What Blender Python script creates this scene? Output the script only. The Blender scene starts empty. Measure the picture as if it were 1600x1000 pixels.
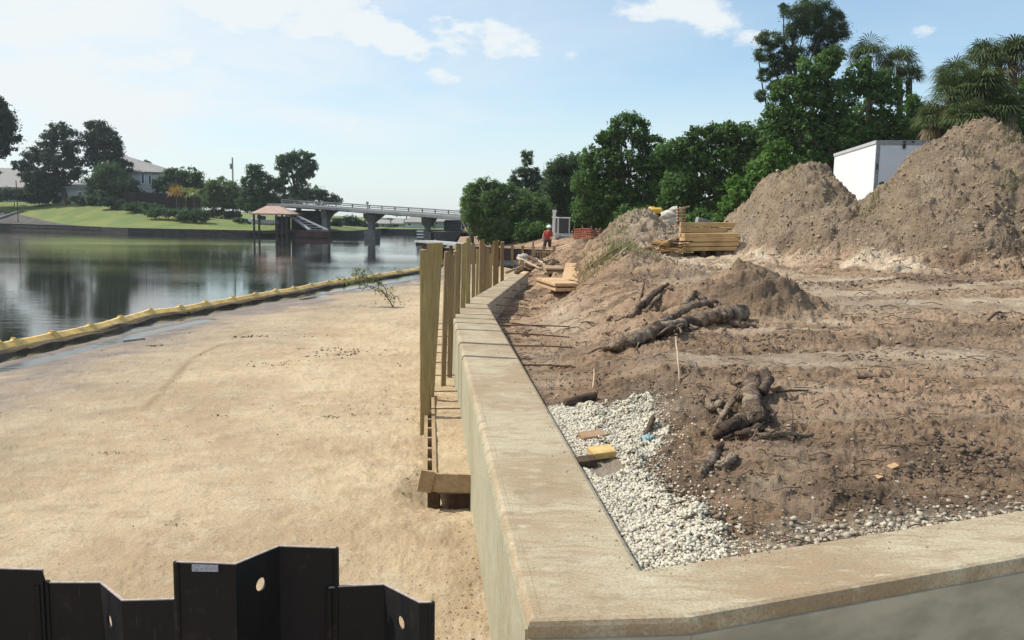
import bpy, bmesh, math, random
import numpy as np
from mathutils import Vector, Matrix
R = math.radians
random.seed(7)
rng = np.random.default_rng(11)
sc = bpy.context.scene
COL = sc.collection

# ------------------------------------------------------------------ camera
W0, H0, F = 1600.0, 1000.0, 1300.0
PITCH, ROLL, EYE = R(6.8), R(1.0), 1.6
fwd = np.array([0, math.cos(PITCH), -math.sin(PITCH)])
r0 = np.array([1.0, 0, 0]); u0 = np.array([0, math.sin(PITCH), math.cos(PITCH)])
rt = math.cos(ROLL) * r0 + math.sin(ROLL) * u0
up = -math.sin(ROLL) * r0 + math.cos(ROLL) * u0
cd = bpy.data.cameras.new('camera'); cam = bpy.data.objects.new('camera', cd); COL.objects.link(cam)
cd.sensor_width = 36; cd.lens = 36 * F / W0; cd.clip_start = 0.05; cd.clip_end = 6000
M4 = Matrix(((rt[0], up[0], -fwd[0], 0), (rt[1], up[1], -fwd[1], 0), (rt[2], up[2], -fwd[2], EYE), (0, 0, 0, 1)))
cam.matrix_world = M4
sc.camera = cam

def ray(px, py):
    d = fwd * F + rt * (px - W0 / 2) - up * (py - H0 / 2)
    return d / d[1]
def AT(px, py, y):
    d = ray(px, py); return np.array([d[0] * y, y, EYE + d[2] * y])
def G(px, py, z=0.0):
    d = ray(px, py); t = (z - EYE) / d[2]; return np.array([d[0] * t, t, z])

# ------------------------------------------------------------------ sky, sun
SUN_EL, SUN_AZ = R(50), math.atan2(-1.0, 0.22)      # azimuth from +Y towards +X
sun_dir = Vector((math.sin(SUN_AZ) * math.cos(SUN_EL), math.cos(SUN_AZ) * math.cos(SUN_EL), math.sin(SUN_EL)))
world = bpy.data.worlds.new("World"); sc.world = world; world.use_nodes = True
nt = world.node_tree; nt.nodes.clear()
def N(t, **k):
    n = nt.nodes.new(t)
    for a, b in k.items(): setattr(n, a, b)
    return n
L = lambda a, b: nt.links.new(a, b)
sky = N('ShaderNodeTexSky', sky_type='NISHITA'); sky.sun_disc = False
sky.sun_elevation = SUN_EL; sky.sun_rotation = SUN_AZ
sky.air_density = 1.0; sky.dust_density = 0.7; sky.ozone_density = 1.6; sky.altitude = 0
tc = N('ShaderNodeTexCoord')
def wmath(op, a, b=None, c=None):
    n = N('ShaderNodeMath', operation=op)
    for i, v in enumerate((a, b, c)):
        if v is None: continue
        if isinstance(v, (int, float)): n.inputs[i].default_value = v
        else: L(v, n.inputs[i])
    return n.outputs[0]
def wmap(v, a, b, c, d, it='SMOOTHSTEP'):
    n = N('ShaderNodeMapRange', interpolation_type=it); L(v, n.inputs[0])
    for i, q in enumerate((a, b, c, d)): n.inputs[i + 1].default_value = q
    return n.outputs[0]
sep = N('ShaderNodeSeparateXYZ'); L(tc.outputs['Generated'], sep.inputs[0])
zz = wmath('ADD', wmath('MAXIMUM', sep.outputs[2], 0.0), 0.18)
cmb = N('ShaderNodeCombineXYZ')
L(wmath('DIVIDE', sep.outputs[0], zz), cmb.inputs[0]); L(wmath('DIVIDE', sep.outputs[1], zz), cmb.inputs[1])
n1 = N('ShaderNodeTexNoise'); n1.inputs['Scale'].default_value = 1.15; n1.inputs['Detail'].default_value = 9; n1.inputs['Roughness'].default_value = 0.55
n1.inputs['Distortion'].default_value = 0.4
L(cmb.outputs[0], n1.inputs['Vector'])
n2 = N('ShaderNodeTexNoise'); n2.inputs['Scale'].default_value = 11; n2.inputs['Detail'].default_value = 8; n2.inputs['Roughness'].default_value = 0.62
mp = N('ShaderNodeMapping'); mp.inputs['Scale'].default_value = (1, 1, 2.1); L(tc.outputs['Generated'], mp.inputs[0]); L(mp.outputs[0], n2.inputs['Vector'])
lob = None
for (px, py, rad, amp) in [(560, 52, 3.4, .9), (615, 62, 3.4, 1), (668, 75, 3.4, 1), (722, 68, 4.2, 1.1), (775, 66, 4.0, 1.1), (828, 72, 2.6, .8), (700, 50, 3.0, 1.0),
                      (690, 105, 3.2, .6), (1010, 25, 4.0, 1.0), (1065, 18, 4.4, 1.1), (1110, 38, 3.6, .9), (1170, 62, 2.6, .7), (1062, -18, 4.6, .9),
                      (905, 75, 2.2, .6), (1448, 48, 1.5, .6),
                      (380, 8, 8, 1.1), (490, 14, 6, 1.1), (455, 40, 6, 1.0), (300, 40, 8, .9), (560, 30, 4, .8), (330, 8, 7, .9), (120, 75, 10, 1.0), (230, 70, 8, .95), (20, 65, 10, 1.05), (330, 100, 9, .75), (150, 130, 9, .7), (330, 190, 11, .55), (600, 190, 8, .5), (680, 190, 5, .5), (420, 110, 7, .7), (60, 0, 9, .8), (200, 10, 8, .8)]:
    d = ray(px, py); d = d / np.linalg.norm(d)
    vm = N('ShaderNodeVectorMath', operation='SUBTRACT'); L(tc.outputs['Generated'], vm.inputs[0]); vm.inputs[1].default_value = tuple(d)
    v2 = N('ShaderNodeVectorMath', operation='MULTIPLY'); L(vm.outputs[0], v2.inputs[0]); v2.inputs[1].default_value = (1, 1, 2.0)
    v3 = N('ShaderNodeVectorMath', operation='LENGTH'); L(v2.outputs[0], v3.inputs[0])
    m = wmap(v3.outputs['Value'], 0, math.radians(rad) * 1.25, amp, 0)
    lob = m if lob is None else wmath('MAXIMUM', lob, m)
puff = wmap(wmath('ADD', lob, wmath('MULTIPLY', wmath('SUBTRACT', n2.outputs[0], 0.5), 3.4)), 0.36, 1.15, 0, 0.96)
puff = wmath('MULTIPLY', puff, wmap(lob, 0.0, 0.25, 0, 1))
# thin high veil, thicker to the left and towards the horizon
veil = wmap(n1.outputs[0], 0.33, 0.72, 0, 0.42)
side = wmap(sep.outputs[0], -0.85, 0.5, 1.7, 0.3)
veil2 = wmath('MULTIPLY', wmath('ADD', veil, 0.42), side)
low = wmap(sep.outputs[2], 0.0, 0.26, 0.72, 0.0)
cov = wmath('MAXIMUM', puff, wmath('MAXIMUM', veil2, low))
mixc = N('ShaderNodeMix', data_type='RGBA'); L(cov, mixc.inputs[0])
skm = N('ShaderNodeVectorMath', operation='SCALE'); L(sky.outputs[0], skm.inputs[0]); skm.inputs['Scale'].default_value = 1.32
tint = N('ShaderNodeVectorMath', operation='MULTIPLY'); L(skm.outputs[0], tint.inputs[0]); tint.inputs[1].default_value = (0.84, 1.02, 1.05); L(tint.outputs[0], mixc.inputs[6]); mixc.inputs[7].default_value = (7.3, 7.75, 7.9, 1)
bg = N('ShaderNodeBackground'); bg.inputs[1].default_value = 0.10; L(mixc.outputs[2], bg.inputs[0])
wo = N('ShaderNodeOutputWorld'); L(bg.outputs[0], wo.inputs[0])

sl = bpy.data.lights.new('sun', 'SUN'); sl.energy = 4.1; sl.angle = R(0.5); sl.color = (1.0, 0.95, 0.86)
so = bpy.data.objects.new('sun', sl); COL.objects.link(so); so.location = (-20, 5, 30)
so.rotation_euler = (-sun_dir).to_track_quat('-Z', 'Y').to_euler()
sc.view_settings.view_transform = 'Standard'; sc.view_settings.look = 'None'; sc.view_settings.exposure = 0.27; sc.view_settings.gamma = 1
sc.cycles.max_bounces = 6; sc.cycles.transparent_max_bounces = 8

# ------------------------------------------------------------------ helpers
def nz_hash(ix, iy, seed):
    h = (ix.astype(np.int64) * 374761393 + iy.astype(np.int64) * 668265263 + seed * 1442695041) & 0xffffffff
    h = ((h ^ (h >> 13)) * 1274126177) & 0xffffffff
    h = h ^ (h >> 16)
    return (h & 0xffff) / 65535.0
def vnoise(x, y, seed=0):
    ix = np.floor(x); iy = np.floor(y); fx = x - ix; fy = y - iy
    fx = fx * fx * (3 - 2 * fx); fy = fy * fy * (3 - 2 * fy)
    a = nz_hash(ix, iy, seed); b = nz_hash(ix + 1, iy, seed); c = nz_hash(ix, iy + 1, seed); d = nz_hash(ix + 1, iy + 1, seed)
    return (a * (1 - fx) + b * fx) * (1 - fy) + (c * (1 - fx) + d * fx) * fy - 0.5
def fbm(x, y, seed=0, octs=5, gain=0.55):
    s = 0; a = 1.0
    c, sn = math.cos(0.6), math.sin(0.6)
    for i in range(octs):
        s = s + a * vnoise(x, y, seed + i * 17); a *= gain
        x, y = (c * x - sn * y) * 2.03 + 5.1, (sn * x + c * y) * 2.03 - 3.7
    return s
def sstep(v, a, b):
    t = np.clip((v - a) / (b - a), 0, 1); return t * t * (3 - 2 * t)

def tag(o, label=None, cat=None, group=None, kind=None):
    if label: o['label'] = label
    if cat: o['category'] = cat
    if group: o['group'] = group
    if kind: o['kind'] = kind
    return o
def empty(name, loc, label, cat, group=None, rz=0.0):
    o = bpy.data.objects.new(name, None); COL.objects.link(o); o.location = tuple(loc); o.rotation_euler = (0, 0, rz)
    o.empty_display_size = 0.2
    return tag(o, label, cat, group)
def link_mesh(name, me, mat, parent=None, smooth=False):
    o = bpy.data.objects.new(name, me); COL.objects.link(o)
    if mat: me.materials.append(mat)
    if smooth: me.polygons.foreach_set('use_smooth', [True] * len(me.polygons))
    if parent is not None:
        o.parent = parent
        o.matrix_parent_inverse = pinv(parent)
    return o
def pinv(p):
    m = Matrix.LocRotScale(p.location, p.rotation_euler, None)
    if p.parent is not None: m = pinv(p.parent).inverted() @ m if False else m
    return m.inverted()
def np_mesh(name, V, Fq, mat, parent=None, smooth=False):
    V = np.asarray(V, dtype=np.float32); Fq = np.asarray(Fq, dtype=np.int32); k = Fq.shape[1]
    me = bpy.data.meshes.new(name)
    me.vertices.add(len(V)); me.vertices.foreach_set('co', V.ravel())
    me.loops.add(Fq.size); me.loops.foreach_set('vertex_index', Fq.ravel())
    me.polygons.add(len(Fq)); me.polygons.foreach_set('loop_start', np.arange(0, Fq.size, k, dtype=np.int32))
    me.polygons.foreach_set('loop_total', np.full(len(Fq), k, dtype=np.int32))
    if smooth: me.polygons.foreach_set('use_smooth', np.ones(len(Fq), dtype=bool))
    me.update(calc_edges=True); me.validate()
    return link_mesh(name, me, mat, parent)

class MB:
    """collects shapes into one mesh (world coordinates)"""
    def __init__(s): s.v = []; s.f = []
    def add(s, vs, fs):
        b = len(s.v); s.v += [tuple(map(float, v)) for v in vs]; s.f += [tuple(i + b for i in f) for f in fs]; return s
    def box(s, c, size, rz=0.0, rx=0.0, ry=0.0, bev=0.0):
        m = Matrix.Rotation(rz, 3, 'Z') @ Matrix.Rotation(ry, 3, 'Y') @ Matrix.Rotation(rx, 3, 'X')
        hx, hy, hz = [q / 2 for q in size]
        c = Vector(tuple(map(float, c)))
        if bev <= 0:
            vs = [c + m @ Vector((a * hx, b * hy, d * hz)) for d in (-1, 1) for b in (-1, 1) for a in (-1, 1)]
            return s.add(vs, [(0, 2, 3, 1), (4, 5, 7, 6), (0, 1, 5, 4), (2, 6, 7, 3), (0, 4, 6, 2), (1, 3, 7, 5)])
        bm = bmesh.new(); bmesh.ops.create_cube(bm, size=1)
        for v in bm.verts: v.co = Vector((v.co.x * size[0], v.co.y * size[1], v.co.z * size[2]))
        bmesh.ops.bevel(bm, geom=bm.edges[:], offset=bev, segments=1, affect='EDGES')
        bm.verts.index_update()
        s.add([c + m @ v.co for v in bm.verts], [tuple(v.index for v in f.verts) for f in bm.faces]); bm.free(); return s
    def beam(s, a, b, w, h, up=(0, 0, 1)):
        a = Vector(tuple(map(float, a))); b = Vector(tuple(map(float, b))); d = (b - a).normalized()
        sd = d.cross(Vector(up))
        if sd.length < 1e-3: sd = d.cross(Vector((0, 1, 0)))
        sd.normalize(); u = sd.cross(d).normalized()
        vs = [p + sd * (x * w / 2) + u * (z * h / 2) for p in (a, b) for z in (-1, 1) for x in (-1, 1)]
        return s.add(vs, [(0, 1, 3, 2), (4, 6, 7, 5), (0, 4, 5, 1), (2, 3, 7, 6), (0, 2, 6, 4), (1, 5, 7, 3)])
    def tube(s, pts, rad, n=8, noise=0.0, cap=True, groove=0.0):
        seed_ = random.uniform(0, 99) if groove else 0
        nzq = (lambda a, b: float(vnoise(np.array([a]), np.array([b]), 5)[0])) if groove else (lambda a, b: 0.0)
        pts = [Vector(tuple(map(float, p))) for p in pts]
        if not hasattr(rad, '__len__'): rad = [rad] * len(pts)
        vs = []; u = None
        for i, p in enumerate(pts):
            d = (pts[min(i + 1, len(pts) - 1)] - pts[max(i - 1, 0)]).normalized()
            if u is None:
                u = d.orthogonal().normalized()
            u = (u - d * u.dot(d)).normalized(); w = d.cross(u)
            for k in range(n):
                a = 2 * math.pi * k / n; rr = rad[i] * (1 + noise * random.uniform(-1, 1)) * (1 + groove * (nzq(k * 1.3 + seed_, i * .22) + .6 * nzq(k * .6, i * .7 + seed_)))
                vs.append(p + (u * math.cos(a) + w * math.sin(a)) * rr)
        fs = []
        for i in range(len(pts) - 1):
            for k in range(n):
                k2 = (k + 1) % n; fs.append((i * n + k, i * n + k2, (i + 1) * n + k2, (i + 1) * n + k))
        if cap: fs.append(tuple(range(n - 1, -1, -1))); fs.append(tuple((len(pts) - 1) * n + k for k in range(n)))
        return s.add(vs, fs)
    def prism(s, poly, z0, z1):
        n = len(poly); vs = [(p[0], p[1], z0) for p in poly] + [(p[0], p[1], z1) for p in poly]
        return s.add(vs, [tuple(range(n - 1, -1, -1)), tuple(range(n, 2 * n))] + [(i, (i + 1) % n, (i + 1) % n + n, i + n) for i in range(n)])
    def build(s, name, mat, parent=None, smooth=False):
        me = bpy.data.meshes.new(name); me.from_pydata(s.v, [], s.f); me.update()
        bm = bmesh.new(); bm.from_mesh(me); bmesh.ops.recalc_face_normals(bm, faces=bm.faces[:]); bm.to_mesh(me); bm.free()
        return link_mesh(name, me, mat, parent, smooth)
def wiggle(pts, sub=4, amp=0.02):
    """subdivide a path with Catmull-Rom and roughen it"""
    P = [np.array(p, float) for p in pts]; P = [P[0]] + P + [P[-1]]; out = []
    for i in range(1, len(P) - 2):
        for k in range(sub):
            t = k / sub
            q = 0.5 * ((2 * P[i]) + (-P[i - 1] + P[i + 1]) * t + (2 * P[i - 1] - 5 * P[i] + 4 * P[i + 1] - P[i + 2]) * t * t + (-P[i - 1] + 3 * P[i] - 3 * P[i + 1] + P[i + 2]) * t ** 3)
            out.append(q + rng.uniform(-amp, amp, 3))
    out.append(P[-2]); return out
def lerp_list(vals, n):
    xs = np.linspace(0, len(vals) - 1, n); return list(np.interp(xs, range(len(vals)), vals))

# ------------------------------------------------------------------ materials
class NT:
    def __init__(s, name):
        s.m = bpy.data.materials.new(name); s.m.use_nodes = True; s.t = s.m.node_tree; s.t.nodes.clear()
        s.out = s.n('ShaderNodeOutputMaterial'); s.b = s.n('ShaderNodeBsdfPrincipled'); s.l(s.b.outputs[0], s.out.inputs[0])
        s.geo = s.n('ShaderNodeNewGeometry'); s.tc = s.n('ShaderNodeTexCoord')
    def n(s, t, **k):
        q = s.t.nodes.new(t)
        for a, b in k.items(): setattr(q, a, b)
        return q
    def l(s, a, b): s.t.links.new(a, b)
    def noise(s, scale, detail=5, rough=0.6, vec=None, stretch=None, dist=0.0, rot=0.0):
        q = s.n('ShaderNodeTexNoise'); q.inputs['Scale'].default_value = scale; q.inputs['Detail'].default_value = detail
        q.inputs['Roughness'].default_value = rough; q.inputs['Distortion'].default_value = dist
        v = vec or s.geo.outputs['Position']
        if stretch or rot:
            if rot:
                r_ = s.n('ShaderNodeMapping'); r_.inputs['Rotation'].default_value = (0, 0, rot); s.l(v, r_.inputs[0]); v = r_.outputs[0]
            mp = s.n('ShaderNodeMapping'); mp.inputs['Scale'].default_value = stretch or (1, 1, 1); s.l(v, mp.inputs[0]); v = mp.outputs[0]
        s.l(v, q.inputs['Vector']); return q.outputs[0]
    def math(s, op, a, b=None):
        q = s.n('ShaderNodeMath', operation=op)
        for i, v in enumerate((a, b)):
            if v is None: continue
            if isinstance(v, (int, float)): q.inputs[i].default_value = v
            else: s.l(v, q.inputs[i])
        return q.outputs[0]
    def mr(s, v, a, b, c=0.0, d=1.0):
        q = s.n('ShaderNodeMapRange', interpolation_type='SMOOTHSTEP'); s.l(v, q.inputs[0])
        for i, w in enumerate((a, b, c, d)): q.inputs[i + 1].default_value = w
        return q.outputs[0]
    def mix(s, f, a, b, mode='MIX'):
        q = s.n('ShaderNodeMix', data_type='RGBA', blend_type=mode)
        for i, v in ((0, f), (6, a), (7, b)):
            if isinstance(v, (int, float)): q.inputs[i].default_value = v
            elif isinstance(v, tuple): q.inputs[i].default_value = (*v, 1)
            else: s.l(v, q.inputs[i])
        return q.outputs[2]
    def attr(s, name):
        q = s.n('ShaderNodeAttribute'); q.attribute_name = name; p = s.n('ShaderNodeSeparateColor'); s.l(q.outputs['Color'], p.inputs[0]); return p.outputs
    def col(s, c):
        if isinstance(c, tuple): s.b.inputs['Base Color'].default_value = (*c, 1)
        else: s.l(c, s.b.inputs['Base Color'])
    def set(s, **k):
        for a, b in k.items():
            i = s.b.inputs[a.replace('_', ' ')]
            if isinstance(b, (int, float)): i.default_value = b
            else: s.l(b, i)
    def bump(s, h, strength=0.5, dist=0.02, prev=None):
        q = s.n('ShaderNodeBump'); q.inputs['Strength'].default_value = strength; q.inputs['Distance'].default_value = dist; s.l(h, q.inputs['Height'])
        if prev is not None: s.l(prev, q.inputs['Normal'])
        s.l(q.outputs[0], s.b.inputs['Normal']); return q.outputs[0]

def simple(name, c1, c2, scale=3.0, rough=0.8, bump=0.3, bd=0.01, stretch=None, detail=5, metallic=0.0, spec=0.3, obj=False):
    t = NT(name); v = t.tc.outputs['Object'] if obj else None
    n = t.noise(scale, detail, 0.6, stretch=stretch, vec=v)
    t.col(t.mix(t.mr(n, 0.3, 0.7), c1, c2)); t.set(Roughness=rough, Metallic=metallic); t.b.inputs['Specular IOR Level'].default_value = spec
    if bump: t.bump(n, bump, bd)
    return t.m

def concrete_mat(name, base, stain, pale, grain=1.0):
    t = NT(name)
    big = t.noise(0.9, 6, 0.62, dist=0.6); med = t.noise(4.0, 7, 0.65, stretch=(1, 2.2, 1)); fine = t.noise(70, 3, 0.6); str_ = t.noise(4, 6, 0.65, stretch=(0.55, 2.2, 1), dist=1.0)
    c = t.mix(t.mr(big, 0.40, 0.62), base, stain)
    c = t.mix(t.math('MULTIPLY', t.mr(str_, 0.48, 0.62), 0.8), c, stain)
    s2 = t.noise(9, 7, 0.72, stretch=(0.6, 1.9, 1), dist=0.9); c = t.mix(t.mr(s2, 0.52, 0.66, 0, 0.7), c, tuple(q * 0.62 for q in base)); c = t.mix(t.mr(s2, 0.30, 0.42, 0.6, 0), c, pale)
    c = t.mix(t.math('MULTIPLY', t.mr(med, 0.52, 0.74), 0.5), c, pale); bl = t.noise(1.7, 8, .7, dist=.8); c = t.mix(t.mr(bl, .55, .66, 0, .6), c, tuple(q * .8 for q in stain))
    vor = t.n('ShaderNodeTexVoronoi'); vor.inputs['Scale'].default_value = 9; vor.inputs['Randomness'].default_value = 1; t.l(t.geo.outputs['Position'], vor.inputs['Vector'])
    sp = t.mr(vor.outputs['Distance'], 0.03, 0.075, 1, 0); spm = t.math('MULTIPLY', sp, t.mr(t.noise(1.5, 2), 0.5, 0.6))
    c = t.mix(spm, c, (0.09, 0.07, 0.05))
    c = t.mix(t.mr(fine, 0.42, 0.68, 0.0, 0.45), c, tuple(q * 0.55 for q in stain))
    t.col(c); t.set(Roughness=0.88); t.b.inputs['Specular IOR Level'].default_value = 0.25
    h = t.math('ADD', t.math('MULTIPLY', fine, 0.4), t.math('MULTIPLY', med, 1.0)); t.bump(h, 0.35 * grain, 0.012)
    return t.m
M_cap = concrete_mat('concrete_cap', (0.45, 0.385, 0.265), (0.34, 0.25, 0.155), (0.60, 0.565, 0.44))
M_capside = concrete_mat('concrete_smooth', (0.40, 0.38, 0.28), (0.34, 0.31, 0.21), (0.48, 0.47, 0.37), 0.6)
M_pierc = concrete_mat('pier_concrete', (0.30, 0.31, 0.30), (0.20, 0.21, 0.2), (0.4, 0.41, 0.40))

def wood_mat(name, c1, c2, c3, axis=(14, 14, 0.8), knots=True):
    t = NT(name)
    g = t.noise(3.0, 6, 0.7, stretch=axis, dist=0.3); b = t.noise(1.7, 4, 0.6)
    f = t.noise(9.0, 4, 0.6, stretch=axis)
    c = t.mix(t.mr(g, 0.3, 0.7), c1, c2); c = t.mix(t.mr(b, 0.45, 0.7, 0, 0.7), c, c3); c = t.mix(t.mr(f, 0.6, 0.72, 0, 0.6), c, tuple(q * .4 for q in c1))
    t.col(c); t.set(Roughness=0.8); t.b.inputs['Specular IOR Level'].default_value = 0.2; t.bump(g, 0.5, 0.01); return t.m
M_pile = wood_mat('treated_pile_wood', (0.23, 0.18, 0.075), (0.37, 0.30, 0.14), (0.27, 0.20, 0.10))
M_pile2 = wood_mat('weathered_pile_wood', (0.18, 0.13, 0.07), (0.30, 0.225, 0.125), (0.22, 0.15, 0.08))
M_pile3 = wood_mat('red_brown_pile_wood', (0.15, 0.09, 0.04), (0.24, 0.155, 0.07), (0.19, 0.145, 0.065))
M_board = wood_mat('form_board_wood', (0.30, 0.21, 0.12), (0.42, 0.31, 0.19), (0.24, 0.17, 0.10), axis=(6, 1, 6))
M_lumber = wood_mat('yellow_lumber', (0.44, 0.285, 0.12), (0.62, 0.44, 0.22), (0.30, 0.195, 0.10), axis=(0.8, 9, 14))
M_ply = wood_mat('plywood', (0.48, 0.30, 0.16), (0.62, 0.42, 0.25), (0.38, 0.24, 0.13), axis=(2, 5, 8))
M_darkwood = wood_mat('dark_wood', (0.05, 0.032, 0.022), (0.11, 0.07, 0.045), (0.07, 0.05, 0.04), axis=(3, 3, 3))
M_block = simple('sawn_block_wood', (0.50, 0.33, 0.12), (0.66, 0.46, 0.20), 12, 0.8, 0.3)
M_block2 = simple('brown_block_wood', (0.28, 0.17, 0.10), (0.38, 0.25, 0.15), 12, 0.85, 0.3)

def root_mat():
    t = NT('root_bark'); a = t.noise(6, 6, 0.65); b = t.noise(30, 5, 0.7); g = t.noise(2.2, 3)
    v_ = t.n('ShaderNodeTexVoronoi'); v_.inputs['Scale'].default_value = 14; v_.feature = 'DISTANCE_TO_EDGE'; t.l(t.geo.outputs['Position'], v_.inputs['Vector']); c = t.mix(t.mr(a, .38, .62), (0.17, 0.125, 0.09), (0.36, 0.28, 0.205)); c = t.mix(t.mr(g, .5, .62), c, (0.10, 0.07, 0.055)); c = t.mix(t.mr(b, .55, .7, 0, .6), c, (0.05, 0.035, 0.025))
    t.col(c); t.set(Roughness=0.95); t.b.inputs['Specular IOR Level'].default_value = 0.1; t.bump(t.math('ADD', t.math('ADD', a, b), t.math('MULTIPLY', t.mr(v_.outputs['Distance'], 0, .12), .35)), 1.0, 0.03); return t.m
M_root = root_mat()
M_bark = simple('bark', (0.05, 0.038, 0.03), (0.12, 0.095, 0.075), 6, 0.95, 0.7, 0.03)
M_twig = simple('dry_twig', (0.12, 0.08, 0.05), (0.26, 0.18, 0.11), 20, 0.9, 0.2)
M_twigpale = simple('pale_stick', (0.38, 0.28, 0.19), (0.5, 0.38, 0.27), 20, 0.9, 0.2)
M_rust = simple('rusty_steel', (0.07, 0.035, 0.022), (0.16, 0.085, 0.05), 25, 0.8, 0.3)

def sheet_mat():
    t = NT('black_coated_steel'); a = t.noise(2.5, 6, 0.65, stretch=(1, 1, 0.35)); b = t.noise(60, 3, 0.7); d = t.noise(7, 4, 0.6)
    c = t.mix(t.mr(a, .4, .68), (0.0075, 0.008, 0.010), (0.015, 0.013, 0.014)); c = t.mix(t.mr(b, .66, .76, 0, .5), c, (0.06, 0.05, 0.04)); e = t.noise(3.5, 8, .75, stretch=(1, 1, .25), dist=.4); c = t.mix(t.math('MULTIPLY', t.mr(d, .60, .72), 0.4), c, (0.05, 0.036, 0.028)); c = t.mix(t.math('MULTIPLY', t.mr(e, .60, .72), 0.6), c, (0.075, 0.058, 0.045)); sc_ = t.noise(30, 2, .5, stretch=(6, 6, .25)); c = t.mix(t.mr(sc_, .70, .76, 0, .5), c, (0.09, 0.09, 0.09))
    t.col(c); t.set(Roughness=t.mr(a, .3, .7, .5, .72)); t.b.inputs['Specular IOR Level'].default_value = 0.25; t.bump(a, 0.15, 0.01); return t.m
M_sheet = sheet_mat()
M_sheetedge = simple('sunlit_steel_edge', (0.30, 0.25, 0.23), (0.5, 0.42, 0.38), 30, 0.6, 0.2)  # sun on the sheet pile tops painted as a thin pale edge
M_white = simple('white_paint', (0.80, 0.81, 0.82), (0.74, 0.75, 0.76), 1.2, 0.45, 0.05)
M_doorshade = simple('shaded_door_paint', (0.56, 0.59, 0.63), (0.60, 0.63, 0.67), 1.0, 0.5, 0.05)  # shade on the trailer's rear door put into its colour as grey
M_trim = simple('trailer_metal_trim', (0.20, 0.21, 0.22), (0.28, 0.29, 0.30), 4, 0.5, 0.1)
M_rail = simple('trailer_roof_rail', (0.42, 0.43, 0.44), (0.5, 0.51, 0.52), 4, 0.5, 0.1)
M_black = simple('black_rubber', (0.02, 0.02, 0.02), (0.035, 0.033, 0.03), 6, 0.8, 0.2)
M_siding = simple('white_siding', (0.52, 0.56, 0.58), (0.60, 0.63, 0.64), 1.0, 0.7, 0.2, 0.02, stretch=(.3, .3, 14))
M_sidingdark = simple('grey_siding', (0.30, 0.34, 0.35), (0.36, 0.40, 0.41), 1.0, 0.7, 0.2, 0.02, stretch=(.3, .3, 14))
M_roofgrey = simple('grey_shingle', (0.24, 0.23, 0.22), (0.33, 0.31, 0.30), 3, 0.9, 0.3)
M_rooftan = simple('tan_shingle', (0.36, 0.24, 0.19), (0.47, 0.33, 0.27), 3, 0.9, 0.3)
M_glass = NT('window_glass'); M_glass.col((0.03, 0.04, 0.05)); M_glass.set(Roughness=0.1); M_glass = M_glass.m
M_fence = simple('dark_fence_wood', (0.030, 0.022, 0.024), (0.055, 0.042, 0.042), 4, 0.9, 0.3, stretch=(4, 4, .4))
M_bulk = simple('dark_bulkhead', (0.035, 0.035, 0.033), (0.075, 0.07, 0.062), 1.2, 0.9, 0.3, stretch=(1, 1, 3))
M_steelgrey = simple('weathered_galvanised', (0.30, 0.31, 0.31), (0.4, 0.41, 0.41), 3, 0.6, 0.1)
M_bridge = concrete_mat('bridge_concrete', (0.27, 0.285, 0.28), (0.19, 0.20, 0.20), (0.35, 0.36, 0.35))
M_boom = NT('yellow_boom_fabric')
_a = M_boom.noise(5, 5, .6); _b = M_boom.noise(1.3, 3)
M_boom.col(M_boom.mix(M_boom.mr(_a, .45, .75, 0, .7), M_boom.mix(M_boom.mr(_b, .4, .6), (0.90, 0.62, 0.20), (0.80, 0.52, 0.16)), (0.52, 0.36, 0.16))); M_boom.set(Roughness=.6); M_boom.bump(_a, .5, .03); M_boom = M_boom.m
M_skirt = simple('muddy_boom_skirt', (0.06, 0.04, 0.025), (0.12, 0.085, 0.05), 5, 0.7, 0.3)

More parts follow.
